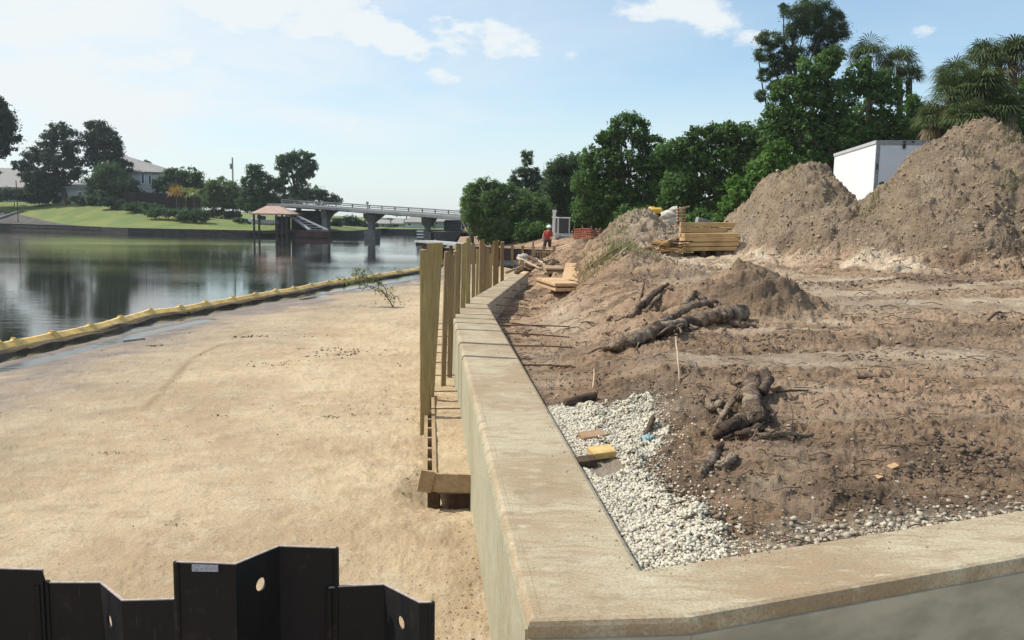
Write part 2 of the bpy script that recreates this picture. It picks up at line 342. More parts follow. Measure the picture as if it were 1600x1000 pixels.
def leaf_mat(name, c1, c2, c3, trans=0.45, scale=1.0):
    t = NT(name); a = t.noise(0.6 * scale, 3); b = t.noise(6 * scale, 3)
    c = t.mix(t.mr(a, .38, .62), c1, c2); c = t.mix(t.mr(b, .5, .72, 0, .8), c, c3)
    t.col(c); t.set(Roughness=0.6); t.b.inputs['Specular IOR Level'].default_value = 0.2
    tr = t.n('ShaderNodeBsdfTranslucent'); t.l(t.mix(0.0, c, (0, 0, 0)), tr.inputs[0]); mx = t.n('ShaderNodeMixShader'); mx.inputs[0].default_value = trans
    t.l(t.b.outputs[0], mx.inputs[1]); t.l(tr.outputs[0], mx.inputs[2]); t.l(mx.outputs[0], t.out.inputs[0]); return t.m
LF = {
 'oak': leaf_mat('oak_leaves', (0.075, 0.145, 0.038), (0.105, 0.195, 0.05), (0.16, 0.26, 0.08)),
 'bright': leaf_mat('bright_leaves', (0.08, 0.17, 0.03), (0.12, 0.23, 0.045), (0.18, 0.30, 0.08)),
 'pine': leaf_mat('pine_needles', (0.07, 0.12, 0.055), (0.095, 0.15, 0.07), (0.13, 0.19, 0.095)),
 'far': leaf_mat('far_leaves', (0.055, 0.11, 0.045), (0.08, 0.145, 0.055), (0.12, 0.19, 0.08)),
 'fardark': leaf_mat('far_dark_leaves', (0.03, 0.062, 0.034), (0.045, 0.085, 0.044), (0.07, 0.12, 0.06)),
 'farlight': leaf_mat('far_light_leaves', (0.09, 0.16, 0.045), (0.125, 0.20, 0.06), (0.17, 0.25, 0.09)),
 'willow': leaf_mat('willow_leaves', (0.11, 0.19, 0.06), (0.145, 0.235, 0.08), (0.20, 0.29, 0.12)),
 'sprig': leaf_mat('sprig_leaves', (0.14, 0.18, 0.06), (0.2, 0.25, 0.09), (0.30, 0.33, 0.14)),
 'palm': leaf_mat('palm_fronds', (0.07, 0.11, 0.035), (0.11, 0.15, 0.055), (0.19, 0.22, 0.10), 0.2),
 'dead': leaf_mat('dead_fronds', (0.22, 0.17, 0.09), (0.28, 0.22, 0.13), (0.36, 0.29, 0.18), 0.2),
 'orange': leaf_mat('orange_fronds', (0.45, 0.30, 0.04), (0.50, 0.22, 0.05), (0.55, 0.38, 0.08), 0.3),
 'lime': leaf_mat('yellow_green_fronds', (0.22, 0.28, 0.05), (0.30, 0.34, 0.07), (0.38, 0.40, 0.12), 0.3),
 'weed': leaf_mat('weed_grass', (0.16, 0.19, 0.06), (0.25, 0.27, 0.10), (0.36, 0.35, 0.16), 0.3),
}
# ------------------------------------------------------------------ terrain functions
WATER = -1.3
wA, wB, wC = G(825, 970)[:2], G(705, 483)[:2], G(800, 430)[:2]
wD, wE, wF = G(1003, 888)[:2], G(762, 476)[:2], G(825, 426)[:2]
wA2, wA3, wD2 = G(1080, 963)[:2], G(1600, 870)[:2], G(1600, 795)[:2]
ext = lambda p, q, t: q + (q - p) / np.linalg.norm(q - p) * t
wA4, wD4 = ext(wA2, wA3, 6.0), ext(wD, wD2, 6.0)
mid = lambda a, b: (a + b) / 2
centre = [mid(wD4, wA4), mid(wD2, wA3), mid(wA, wD), mid(wB, wE), mid(wC, wF), np.array([0.9, 33.0]), np.array([0.2, 45.0]), np.array([-4.2, 60.0]), np.array([-6.0, 95.0])]
centre = np.array(centre)
shore = np.array([G(-900, 760, -1.3)[:2], G(-300, 640, -1.3)[:2], [-9.86, 15.6], [-9.72, 17.4], [-9.5, 20.0], [-9.1, 22.7], [-8.4, 27.3], [-7.1, 32.5], [-4.6, 41.0], [-5.2, 52], [-6.3, 70], [-7.5, 95], [-9, 130]])

def seg_dist(x, y, P):
    """distance to a polyline and the signed side (positive on its right-hand side)"""
    best = np.full(x.shape, 1e9); sg = np.ones(x.shape)
    for a, b in zip(P[:-1], P[1:]):
        d = b - a; L2 = d @ d; t = np.clip(((x - a[0]) * d[0] + (y - a[1]) * d[1]) / L2, 0, 1)
        qx = x - (a[0] + t * d[0]); qy = y - (a[1] + t * d[1]); q = np.hypot(qx, qy)
        s = np.sign(d[1] * qx - d[0] * qy); m = q < best
        best = np.where(m, q, best); sg = np.where(m, s, sg)
    return best, sg
def in_poly(x, y, P):
    c = np.zeros(x.shape, bool); j = len(P) - 1
    for i in range(len(P)):
        xi, yi = P[i]; xj, yj = P[j]
        m = ((yi > y) != (yj > y)) & (x < (xj - xi) * (y - yi) / (yj - yi + 1e-12) + xi); c ^= m; j = i
    return c
dirt_poly = np.vstack([centre, [[-6, 140], [200, 140], [200, centre[0][1]]]])

def sand_z(x, y):
    d, s = seg_dist(x, y, shore); sd = d * s
    z = WATER + np.where(sd > 0, 0.35 * (1 - np.exp(-sd / 3.2)), sd * 0.16)
    z = np.maximum(z, -3.2)
    k = sstep(sd, 0.3, 2.5)
    z = z + k * (0.035 * fbm(x * 0.55, y * 0.55, 3, 4) + 0.011 * fbm(x * 4, y * 4, 9, 4)) + 0.012 * fbm(x * 1.2, y * 1.2, 5, 3)
    z += 0.03 * k * np.maximum(fbm(x * 7, y * 7, 21, 3) - 0.14, 0) + 0.05 * k * np.minimum(fbm(x * 2.2, y * 2.2, 25, 4) + .28, 0)
    dst = sstep(x / np.maximum(y, 1), -.36, -.08) * k
    z += dst * (0.045 * np.minimum(fbm(x * 3.4, y * 3.4, 27, 4) + .12, 0) + 0.02 * fbm(x * 9, y * 9, 28, 4, .65))
    z -= 0.17 * np.exp(-(((x + .55) / .42) ** 4 + ((y - 7.75) / .55) ** 2))
    # silty puddle strip just inside the boom
    z -= 0.13 * np.exp(-((sd - .62) / 0.26) ** 2) * sstep(fbm(x * .5, y * .5, 31, 3), -.3, .05)
    return z

mounds = []     # x, y, h, rx, ry, rot, power
def mound(px, d, topy, base, rx, ry, rot=0.0, p=1.6):
    q = AT(px, topy, d); mounds.append((q[0], d, q[2] - base, rx, ry, rot, p))
mound(1212, 27, 304, .55, 1.0, 2.8, 0, 1.9)
mound(1268, 27, 296, .55, 1.1, 2.8, 0, 1.9)
mound(1240, 27, 286, 0.55, 1.35, 3.0, 0, 1.9)
mound(1190, 27, 330, 0.60, 1.0, 2.4)
mound(1285, 26.5, 318, .6, 1.0, 2.4)
mound(1530, 24, 226, 0.62, 1.75, 3.5, 0, 1.9)
mound(1470, 23.6, 258, .6, 1.5, 3.0, 0, 1.9)
mound(1400, 23.4, 322, .6, 1.2, 2.6, 0, 1.9)
mound(1345, 23.2, 352, .6, 1.2, 2.4, 0, 1.9)
mound(1290, 24.5, 362, .6, 1.2, 2.2, 0, 1.9)
mound(1590, 23.5, 255, .6, 1.6, 3.2, 0, 1.9)
mound(1425, 23.2, 292, .6, 1.3, 2.8, 0, 1.9)
mound(1560, 21.5, 330, .5, 2.0, 1.7)
mound(1700, 22.5, 260, 0.6, 3.2, 3.0)
mound(1380, 22.5, 372, 0.62, 1.4, 1.3)
mound(1158, 12.6, 404, 0.34, .95, 0.8, 0.2, 1.7)
mound(1185, 12.8, 455, 0.38, 0.5, 0.6, 0.2, 1.7)
mound(1065, 13.3, 442, 0.40, 1.0, 0.9)
mound(1000, 29.5, 330, 0.55, 1.9, 2.0)
mound(945, 28.5, 362, 0.5, 1.6, 1.8)
mound(1050, 32, 340, 0.6, 2.0, 2.0)
mound(905, 33, 368, 0.0, 1.7, 4.0)
mound(985, 19, 408, 0.38, 1.3, 2.2)
mound(940, 22, 395, 0.2, 1.3, 2.5)
mound(1140, 7.3, 615, 0.09, 0.55, 0.5)
mound(1060, 7.9, 588, 0.05, 0.75, 0.7)
mound(1075, 6.3, 700, -.05, .35, .5)
mound(1460, 6.2, 700, 0.03, 0.5, 0.25)
mound(1540, 6.4, 685, 0.03, 0.35, 0.25)
mound(1330, 6.3, 735, 0.03, 0.4, 0.2)
mound(1110, 5.6, 735, -0.03, 0.25, 0.25)

inner = np.array([wD4, wD2, wD, wE, wF, [1.3, 33.0], [0.6, 45.0], [-3.8, 60.0], [-5.6, 95.0]])
def graded(x, y):
    """1 where machine tracks have pressed the soil smooth"""
    q = vnoise(x * .16 + y * .03 + 7.3, y * .95 - x * .13 + 2.1, 101) + .5 * vnoise(x * .3, y * 2.3 - x * .3, 102)
    return sstep(q, .02, .26) * sstep(x / np.maximum(y, 1), .08, .24) * sstep(y, 5.2, 7) * (1 - sstep(y, 19, 22))
def dirt_z(x, y, fine=True):
    w, s = seg_dist(x, y, inner); w = np.where(s > 0, w, -w)
    zw = np.interp(y, [3, 4, 8.5, 12, 14, 16, 25, 35, 60, 95], [-.10, -.09, -.10, -.22, -.38, -.45, -.45, -.5, -.3, -.2])
    zr = np.interp(y, [3, 6, 10, 14, 18, 25, 32, 60, 95], [-.03, .05, .22, .33, .42, .48, .50, .7, .8])
    zr = zr + 0.10 * sstep(x / np.maximum(y, 3), 0.35, 0.6) * sstep(y, 6, 12)
    wid = np.interp(y, [4, 9, 14, 26, 40], [1.3, 1.6, 2.6, 3.2, 5.5])
    k = sstep(w / wid, 0.18, 1.0)
    z = zw * (1 - k) + zr * k
    msum = np.zeros_like(z)
    for (mx, my, h, rx, ry, rot, p) in mounds:
        c, sn = math.cos(rot), math.sin(rot); dx, dy = x - mx, y - my
        wob = 1 + 0.35 * fbm(x * 0.9 + mx, y * 0.9, 77, 3)
        q = np.hypot((c * dx + sn * dy) / rx, (-sn * dx + c * dy) / ry) * wob
        msum = np.maximum(msum, h * np.exp(-np.power(q * 0.9, p))) + 0.12 * np.minimum(msum, h * np.exp(-np.power(q * 0.9, p)))
    z = z + msum
    if fine:
        e = sstep(w, 0.0, 0.5); sm_ = 1 - .8 * graded(x, y)
        flat = np.exp(-msum / 0.3); y = y + 0.8 * msum
        z += e * 0.05 * fbm(x * 1.4, y * 1.4, 41, 5, 0.6) + e * (1 - flat) * (0.42 * (fbm(x * 0.75, y * 1.3, 43, 4, 0.6) - .15) + 0.22 * (np.abs(fbm(x * 1.7, y * 3.1 + x, 44, 5, 0.6)) - .1) * sstep(y, 9, 20) + .1 * fbm(x * 3, y * 5.5, 47, 4, .6))
        rut = vnoise(x * 0.35 + y * .08, y * 3.4 - x * .5, 51) + 0.6 * vnoise(x * 0.5, y * 7.5 - x * .9, 52)
        z += e * flat * 0.075 * rut * sstep(x / np.maximum(y, 1), 0.12, 0.3)
        f2 = fbm(x * 8, y * 8, 61, 4, 0.6)
        z += e * sm_ * 0.06 * np.maximum(f2, -0.15) + e * sm_ * 0.065 * np.abs(fbm(x * 4.3, y * 4.3, 66, 4, .65)) + e * .03 * (1 - flat) * f2 + 0.08 * sm_ * e * sstep(fbm(x * 2.3, y * 2.3, 63, 3), .05, .35) * np.maximum(fbm(x * 14, y * 14, 64, 3), 0)
    return z
def dz(x, y): return float(dirt_z(np.array([float(x)]), np.array([float(y)]), False)[0])
def dzf(x, y): return float(dirt_z(np.array([float(x)]), np.array([float(y)]), True)[0])
def sz(x, y): return float(sand_z(np.array([float(x)]), np.array([float(y)]))[0])
def HIT(px, py, fn, y0=2.5, y1=80):
    """where the sight line through a point of the photograph meets the ground"""
    d = ray(px, py); t = np.exp(np.linspace(math.log(y0), math.log(y1), 1500)); x = d[0] * t; z = EYE + d[2] * t
    g = fn(x, t); i = np.argmax(z < g); i = i if i > 0 else len(t) - 1
    return np.array([x[i], t[i], g[i]])
DH = lambda px, py: HIT(px, py, dirt_z)
SH = lambda px, py: HIT(px, py, sand_z)

def fan(name, fn, keep, px0, px1, npx, ya, yb, ratio, mat, attrs=None):
    t = np.linspace((px0 - 800) / F, (px1 - 800) / F, npx)
    if isinstance(ratio, list):
        ys = []; y_ = ya
        while y_ < yb: ys.append(y_); y_ *= 1 + float(np.interp(y_, ratio[0], ratio[1]))
        ys = np.array(ys)
    else: ys = ya * np.exp(np.linspace(0, math.log(yb / ya), int(math.log(yb / ya) / ratio) + 1))
    ny = len(ys)
    X = ys[:, None] * t[None, :]; Y = np.repeat(ys[:, None], npx, 1)
    Z = fn(X, Y)
    V = np.stack([X, Y, Z], -1).reshape(-1, 3)
    idx = np.arange(ny * npx).reshape(ny, npx)
    Q = np.stack([idx[:-1, :-1], idx[:-1, 1:], idx[1:, 1:], idx[1:, :-1]], -1).reshape(-1, 4)
    cx = V[Q, 0].mean(1); cy = V[Q, 1].mean(1); Q = Q[keep(cx, cy)]
    used = np.unique(Q); re = np.full(len(V), -1); re[used] = np.arange(len(used)); V = V[used]; Q = re[Q]
    o = np_mesh(name, V, Q, mat, smooth=True); tag(o, kind='structure')
    if attrs:
        c = attrs(V[:, 0], V[:, 1], V[:, 2]); at = o.data.color_attributes.new('kindmask', 'FLOAT_COLOR', 'POINT'); at.data.foreach_set('color', c.astype(np.float32).ravel())
    return o

# dirt material and masks: R gravel/grit, G pale spilled sand, B damp dark soil, A-less
def near_px(px, py, rx, ry, x, y, fn=None, z=0.0):
    q = HIT(px, py, lambda a, b: dirt_z(a, b, False)); a = HIT(px + rx, py, lambda a, b: dirt_z(a, b, False)); b = HIT(px, py + ry, lambda a, b: dirt_z(a, b, False))
    ra = max(abs(a[0] - q[0]), .05); rb = max(abs(b[1] - q[1]), .05)
    return np.hypot((x - q[0]) / ra, (y - q[1]) / rb)
grav_poly = np.array([G(*p, -0.08)[:2] for p in [(840, 640), (905, 630), (950, 650), (1012, 640), (1040, 690), (1005, 740), (1015, 765), (1085, 805), (1150, 865), (1030, 930), (960, 930)]])
def dirt_masks(x, y, z):
    n = fbm(x * 2, y * 2, 91, 4); g = np.zeros_like(x)
    ins = in_poly(x + 0.06 * fbm(x * 6, y * 6, 5, 3), y + 0.06 * fbm(x * 6, y * 6, 8, 3), grav_poly); g = np.where(ins, 1.0, g)
    w, s = seg_dist(x, y, np.array([wD4, wD2, wD])); strip = sstep(-(w + 0.25 * n), -0.42, -0.22) * (x > 1.35) * 0.7; g = np.maximum(g, strip)
    p = np.zeros_like(x)
    for (px, py, rx, ry, a) in [(1345, 405, 50, 9, 1.8), (1390, 413, 55, 8, 1.7), (1430, 421, 40, 6, 1.3), (1570, 405, 60, 5, .8), (1185, 403, 60, 8, .9), (1110, 415, 60, 8, .7), (880, 500, 60, 40, .55), (850, 560, 30, 40, .45), (1300, 497, 60, 8, .6), (1450, 575, 90, 8, .4), (1290, 615, 60, 9, .6),
                              (1450, 300, 26, 30, .8), (1500, 255, 22, 22, .7), (1250, 395, 90, 6, .6), (1200, 760, 50, 30, .45), (1230, 720, 50, 20, .35), (1010, 345, 30, 8, .5)]:
        q = near_px(px, py, rx, ry, x, y); p = np.maximum(p, a * np.exp(-q ** 2) * (0.75 + 1.2 * n))
    p = np.maximum(p, graded(x, y) * (.42 + .5 * n)); b = np.zeros_like(x)
    for (px, py, rx, ry, a) in [(1200, 560, 180, 18, .7), (1350, 540, 160, 10, .6), (1000, 610, 70, 35, .9), (1100, 640, 90, 60, .8), (950, 580, 60, 20, .7), (1060, 720, 50, 40, .7), (1250, 700, 120, 30, .5), (1020, 560, 90, 12, .7), (1450, 720, 60, 25, 1), (1540, 730, 60, 25, .8), (1350, 790, 60, 20, 1), (1120, 725, 40, 25, .8), (1020, 700, 12, 12, .7),
                              (1450, 440, 200, 12, .7), (1190, 445, 40, 30, .9), (1500, 520, 100, 12, .6), (1350, 470, 150, 12, .6), (840, 615, 20, 12, .6), (900, 655, 10, 10, .5), (1590, 345, 30, 35, .8), (1400, 395, 40, 8, .4), (1450, 660, 160, 15, .4)]:
        q = near_px(px, py, rx, ry, x, y); b = np.maximum(b, a * np.exp(-q ** 2))
    return np.stack([g, np.clip(p, 0, 1), np.clip(b, 0, 1), np.ones_like(x)], 1)
t = NT('dug_dirt'); A = t.attr('kindmask')
big = t.noise(0.45, 6, .65); med = t.noise(2.6, 8, .7); fine = t.noise(22, 6, .75); strk = t.noise(1.0, 8, .68, stretch=(0.28, 3.2, 1.0), rot=0.10, dist=.3); strk2 = t.noise(1.0, 6, .6, stretch=(0.10, 1.1, 1.0), rot=0.06)
c = t.mix(t.mr(big, .38, .62), (0.35, 0.225, 0.137), (0.43, 0.29, 0.185))
c = t.mix(t.mr(med, .42, .66), c, (0.225, 0.152, 0.102))
c = t.mix(t.mr(strk, .48, .62, 0, .85), c, (0.50, 0.345, 0.23)); c = t.mix(t.mr(strk2, .52, .62, 0, .75), c, (0.56, 0.395, 0.27)); c = t.mix(t.mr(strk2, .38, .48, .8, 0), c, (0.19, 0.13, 0.09))
c = t.mix(t.mr(strk, .38, .48, .55, 0), c, (0.17, 0.105, 0.068))
c = t.mix(t.math('MULTIPLY', A[2], t.mr(med, .2, .52)), c, (0.14, 0.10, 0.07))
grit = t.noise(7.5, 8, .8); c = t.mix(t.mr(grit, .53, .66, 0, .65), c, (0.16, 0.11, 0.075)); c = t.mix(t.mr(grit, .34, .46, .55, 0), c, (0.45, 0.35, 0.25)); c = t.mix(t.mr(fine, .54, .66, 0, .7), c, (0.13, 0.088, 0.06)); c = t.mix(t.mr(fine, .33, .45, .5, 0), c, (0.50, 0.40, 0.29))
zc = t.n('ShaderNodeSeparateXYZ'); t.l(t.geo.outputs['Position'], zc.inputs[0])
c = t.mix(t.math('MULTIPLY', t.mr(zc.outputs[2], .75, 1.5), .6), c, t.mix(t.mr(med, .4, .6), (0.41, 0.32, 0.225), (0.54, 0.44, 0.325)))
hn = t.noise(3.4, 9, .8); hm = t.mr(zc.outputs[2], .75, 1.3); c = t.mix(t.math('MULTIPLY', t.mr(hn, .50, .62), t.math('MULTIPLY', hm, .6)), c, (0.21, 0.155, 0.11)); c = t.mix(t.math('MULTIPLY', t.mr(hn, .36, .46, 1, 0), t.math('MULTIPLY', hm, .6)), c, (0.52, 0.43, 0.32))
c = t.mix(t.math('MULTIPLY', A[1], t.mr(fine, .25, .5, .6, 1)), c, (0.70, 0.58, 0.43))
c = t.mix(t.math('MULTIPLY', A[0], t.mr(fine, .4, .55, .3, .9)), c, (0.42, 0.38, 0.30))
t.col(c); t.set(Roughness=.95); t.b.inputs['Specular IOR Level'].default_value = .1
hb = t.math('MULTIPLY', t.math('MULTIPLY', t.noise(2.4, 9, .8), t.mr(zc.outputs[2], .75, 1.3)), 5.0)
c = c
t.bump(t.math('ADD', t.math('ADD', t.math('ADD', hb, t.math('MULTIPLY', med, 1.0)), t.math('MULTIPLY', grit, 1.1)), t.math('MULTIPLY', fine, .8)), 1.0, 0.06, t.bump(t.noise(1.3, 9, .78), t.mr(zc.outputs[2], .8, 1.3, 0, .9), .35) if False else None); M_dirt = t.m
fan('dirt_ground', dirt_z, lambda x, y: in_poly(x, y, dirt_poly), 610, 1960, 900, 3.0, 100.0, [[3, 11, 11.5, 14, 14.5, 18.5, 19, 32, 34, 60], [.0055, .0055, .004, .004, .005, .005, .0022, .0022, .005, .01]], M_dirt, dirt_masks)

t = NT('beach_sand'); A = t.attr('kindmask')
big = t.noise(0.5, 6, .6, dist=.5); med = t.noise(2.4, 7, .65); fine = t.noise(26, 6, .75); tr = t.noise(1.6, 6, .6, stretch=(1.0, 3.0, 1))
c = t.mix(t.mr(big, .36, .64), (0.46, 0.34, 0.21), (0.57, 0.445, 0.285)); c = t.mix(t.mr(med, .5, .7, 0, .6), c, (0.60, 0.51, 0.36)); c = t.mix(t.mr(tr, .52, .68, 0, .5), c, (0.42, 0.315, 0.205))
c = t.mix(t.math('MULTIPLY', t.mr(fine, .54, .66, 0, .85), t.mr(med, .36, .58)), c, (0.25, 0.18, 0.115)); pk_ = t.noise(3.2, 9, .75, dist=.4); c = t.mix(t.mr(pk_, .50, .66, 0, .5), c, (0.36, 0.27, 0.17)); c = t.mix(t.mr(pk_, .34, .46, .45, 0), c, (0.62, 0.53, 0.38))
wetc = t.mix(t.mr(med, .4, .6), (0.17, 0.135, 0.115), (0.235, 0.19, 0.155))
c = t.mix(A[0], c, wetc); c = t.mix(t.math('MULTIPLY', A[1], .6), c, (0.29, 0.21, 0.13)); c = t.mix(A[2], c, (0.30, 0.28, 0.26))
t.col(c); t.set(Roughness=t.mr(A[0], 0, 1, .93, .55)); t.b.inputs['Specular IOR Level'].default_value = .2
t.bump(t.math('ADD', t.math('MULTIPLY', med, 1.0), t.math('MULTIPLY', fine, .7)), .9, .045); M_sand = t.m
def sand_masks(x, y, z):
    d, s = seg_dist(x, y, shore); sd = d * s; n = fbm(x * .8, y * .8, 15, 4)
    wet = 1 - sstep(sd + 2.2 * n, 0.7, 3.2) * .6 - sstep(sd + 2.4 * n, 2.0, 7.5) * .4
    # a dragged track line running up the beach
    trk = np.exp(-(np.minimum(seg_dist(x, y, np.array([G(225, 640, -1.)[:2], G(300, 560, -1.05)[:2], G(390, 520, -1.1)[:2]]))[0], 9) / 0.07) ** 2) * sstep(n, -.3, .1) * 1.3
    dk = np.zeros_like(x)
    for (px, py, rx, ry, a) in [(540, 555, 40, 10, .8), (560, 640, 80, 25, .5), (710, 840, 40, 30, .6), (720, 940, 45, 60, .9), (520, 490, 60, 12, .4), (620, 560, 40, 10, .5)]:
        q = HIT(px, py, sand_z); a_ = HIT(px + rx, py, sand_z); b_ = HIT(px, py + ry, sand_z)
        dk = np.maximum(dk, a * np.exp(-(((x - q[0]) / (a_[0] - q[0])) ** 2 + ((y - q[1]) / (b_[1] - q[1])) ** 2)))
    return np.stack([wet, np.maximum(trk, dk * (.7 + n)), 0 * x, np.ones_like(x)], 1)
fan('sand_beach', sand_z, lambda x, y: ~in_poly(x, y, dirt_poly), -420, 1150, 760, 2.2, 130.0, 0.0075, M_sand, sand_masks)

# ------------------------------------------------------------------ water and outer ground
t = NT('canal_water'); a = t.noise(2.2, 4, .6, stretch=(.22, 1.3, 1)); b = t.noise(9, 4, .6, stretch=(.3, 1.2, 1)); k = t.noise(0.045, 3, .5, stretch=(.5, 2, 1))
t.col((0.022, 0.026, 0.018)); t.set(Roughness=0.03); t.b.inputs['IOR'].default_value = 1.33; t.b.inputs['Specular IOR Level'].default_value = 0.5
h = t.math('ADD', a, t.math('MULTIPLY', b, 0.35)); h = t.math('MULTIPLY', h, t.mr(k, .4, .62, .35, 1.0)); t.bump(h, .22, .03); M_water = t.m
mb = MB(); mb.add([(-700, 2, WATER), (60, 2, WATER), (60, 420, WATER), (-700, 420, WATER)], [(0, 1, 2, 3)]); tag(mb.build('canal_water', M_water), kind='structure')
mb = MB(); mb.add([(-8, -14, -1.08), (26, -14, -1.08), (26, 5, -1.08), (-8, 5, -1.08)], [(0, 1, 2, 3)]); tag(mb.build('sandy_ground', M_sand), kind='structure')
M_bed = simple('mud_bed', (0.05, 0.045, 0.03), (0.08, 0.07, 0.05), 1, .9, .1)
M_grass = NT('lawn_grass'); _a = M_grass.noise(.16, 5, .6); _b = M_grass.noise(2.5, 5, .7)
M_grass.col(M_grass.mix(M_grass.mr(_b, .4, .7, 0, .6), M_grass.mix(M_grass.mr(_a, .4, .6), (0.11, 0.155, 0.03), (0.18, 0.20, 0.045)), (0.07, 0.115, 0.022))); M_grass.set(Roughness=.9); M_grass.bump(_b, .6, .08); M_grass = M_grass.m
mb = MB(); mb.add([(-3500, -3000, -3.4), (3500, -3000, -3.4), (3500, 4000, -3.4), (-3500, 4000, -3.4)], [(0, 1, 2, 3)]); tag(mb.build('ground', M_bed), kind='structure')
mb = MB(); mb.add([(-5.6, 92, .25), (1800, 92, .25), (1800, 3000, .25), (-5.6, 3000, .25)], [(0, 1, 2, 3)]); mb.add([(-5.6, 92, .25), (-5.6, 3000, .25), (-8.5, 3000, -3), (-8.5, 92, -3)], [(0, 1, 2, 3)])
tag(mb.build('woodland_ground', M_grass), kind='structure')
# far bank lawn
bank = np.array([[-420, 175.], [-170, 160.], [-87, 141.], [-56, 122.], [-37, 119.5], [-27, 121.], [-25.5, 135.], [-26, 165.], [-15, 168.], [60, 172.]])
def bank_z(s, x):
    hl = np.interp(x, [-120, -92, -80, -69, -58, -48, -34, -26], [4.3, 4.2, 3.8, 3.4, 2.1, 1.3, .7, .1])
    return -0.45 + hl * sstep(s, -1, 15) 
V = []; Q = []; nb = 90; ns = 26
cum = np.r_[0, np.cumsum(np.linalg.norm(np.diff(bank, axis=0), axis=1))]
ts = np.linspace(0, cum[-1], nb); bx = np.interp(ts, cum, bank[:, 0]); by = np.interp(ts, cum, bank[:, 1])
ss = np.r_[np.linspace(0, 40, ns - 4), 80, 200, 600, 2500]
for i in range(nb):
    for s in ss:
        x = bx[i]; V.append((x if s < 80 else x * (1 + s / 600), by[i] + s, float(bank_z(np.array(s), np.array(x))) + (0.05 * math.sin(x * 1.3 + s) if s > 0 else 0)))
idx = np.arange(nb * ns).reshape(nb, ns); Q = np.stack([idx[:-1, :-1], idx[1:, :-1], idx[1:, 1:], idx[:-1, 1:]], -1).reshape(-1, 4)
tag(np_mesh('far_bank_lawn', V, Q, M_grass, smooth=True), kind='structure')
def bz(x, y):
    yb = float(np.interp(x, bx[bx < -25.4], by[bx < -25.4])) if x < -26 else 166
    return float(bank_z(np.array(max(y - yb, 0)), np.array(x)))
mb = MB()
for i in range(len(bank) - 1):
    a, b = bank[i], bank[i + 1]; d = (b - a) / np.linalg.norm(b - a); nrm = np.array([d[1], -d[0]])
    mb.beam((*(a + nrm * .1), -1.3), (*(b + nrm * .1), -1.3), .35, 1.8)
o = mb.build('canal_bulkhead', M_bulk); tag(o, 'long dark low bulkhead along the waterline of the far grassy bank', 'bulkhead')
# ------------------------------------------------------------------ concrete seawall
P_out = [wA4, wA3, wA2, wA, wB, wC]; P_in = [wF, wE, wD, wD2, wD4]
poly = [tuple(p) for p in (P_out + P_in)]
bm = bmesh.new(); vs = [bm.verts.new((x, y, 0.0)) for x, y in poly]; f = bm.faces.new(vs)
if f.normal.z < 0: f.normal_flip()
bm.normal_update()
if f.normal.z < 0: bmesh.ops.reverse_faces(bm, faces=[f])
r = bmesh.ops.extrude_face_region(bm, geom=[f]); nv = [e for e in r['geom'] if isinstance(e, bmesh.types.BMVert)]
top = [v for v in bm.verts if v not in nv]
for v in nv: v.co.z = -1.45
bmesh.ops.recalc_face_normals(bm, faces=bm.faces[:])
ed = [e for e in bm.edges if all(abs(v.co.z) < 1e-4 for v in e.verts)]
bmesh.ops.bevel(bm, geom=ed, offset=0.028, segments=2, affect='EDGES', profile=.5)
ed = [e for e in bm.edges if abs(e.verts[0].co.z - e.verts[1].co.z) > .5 and (Vector((wA[0], wA[1])) - e.verts[0].co.xy).length < .1]
me = bpy.data.meshes.new('cap_beam'); bm.to_mesh(me); bm.free()
wall = empty('concrete_seawall', (wA[0], wA[1], 0), 'long pale concrete seawall cap running from the lower right corner away to the stacked boxes', 'seawall')
link_mesh('cap_beam', me, M_cap, wall)
# lighter smooth form-finished face skin on the canal side, 6 mm proud of the beam
mb = MB()
for a, b in ((wA, wB), (wB, wC)):
    d = (b - a) / np.linalg.norm(b - a); n = np.array([-d[1], d[0]])
    if n[0] > 0: n = -n
    a2 = a + n * .004 + d * .01; b2 = b + n * .004
    mb.beam((*a2, -.75), (*b2, -.75), .012, 1.42)
mb.build('form_finished_face', M_capside, wall)
M_facec = simple('face_concrete', (0.30, 0.28, 0.22), (0.46, 0.43, 0.34), 2.2, .8, .3, stretch=(1, 1, 2.5))  # mottled concrete tone of the skins over the front and kinked inner faces
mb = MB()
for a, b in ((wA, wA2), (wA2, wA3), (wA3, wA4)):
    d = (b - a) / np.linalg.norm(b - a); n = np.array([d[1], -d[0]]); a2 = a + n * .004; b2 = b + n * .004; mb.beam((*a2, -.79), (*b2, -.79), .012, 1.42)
mb.build('front_face_skin', M_facec, wall)
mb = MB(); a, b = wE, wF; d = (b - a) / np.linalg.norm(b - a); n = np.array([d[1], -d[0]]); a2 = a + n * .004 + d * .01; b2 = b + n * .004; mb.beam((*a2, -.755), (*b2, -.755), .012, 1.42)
mb.build('inner_face_skin', M_facec, wall)
# ragged seam lines on the top: slim raised ridge of mortar by the canal edge
mb = MB(); d = (wB - wA) / np.linalg.norm(wB - wA); nin = np.array([d[1], -d[0]])
pts = [(*(wA + d * s + nin * (.055 + .006 * math.sin(s * 3.1))), -0.003) for s in np.linspace(.05, 11.5, 60)]
mb.tube(pts, [random.uniform(.004, .008) for _ in pts], 5)
mb.build('mortar_ridge', M_cap, wall)
mb = MB()
for i, (px, py) in enumerate([(700, 500), (690, 540), (850, 560)]): pass
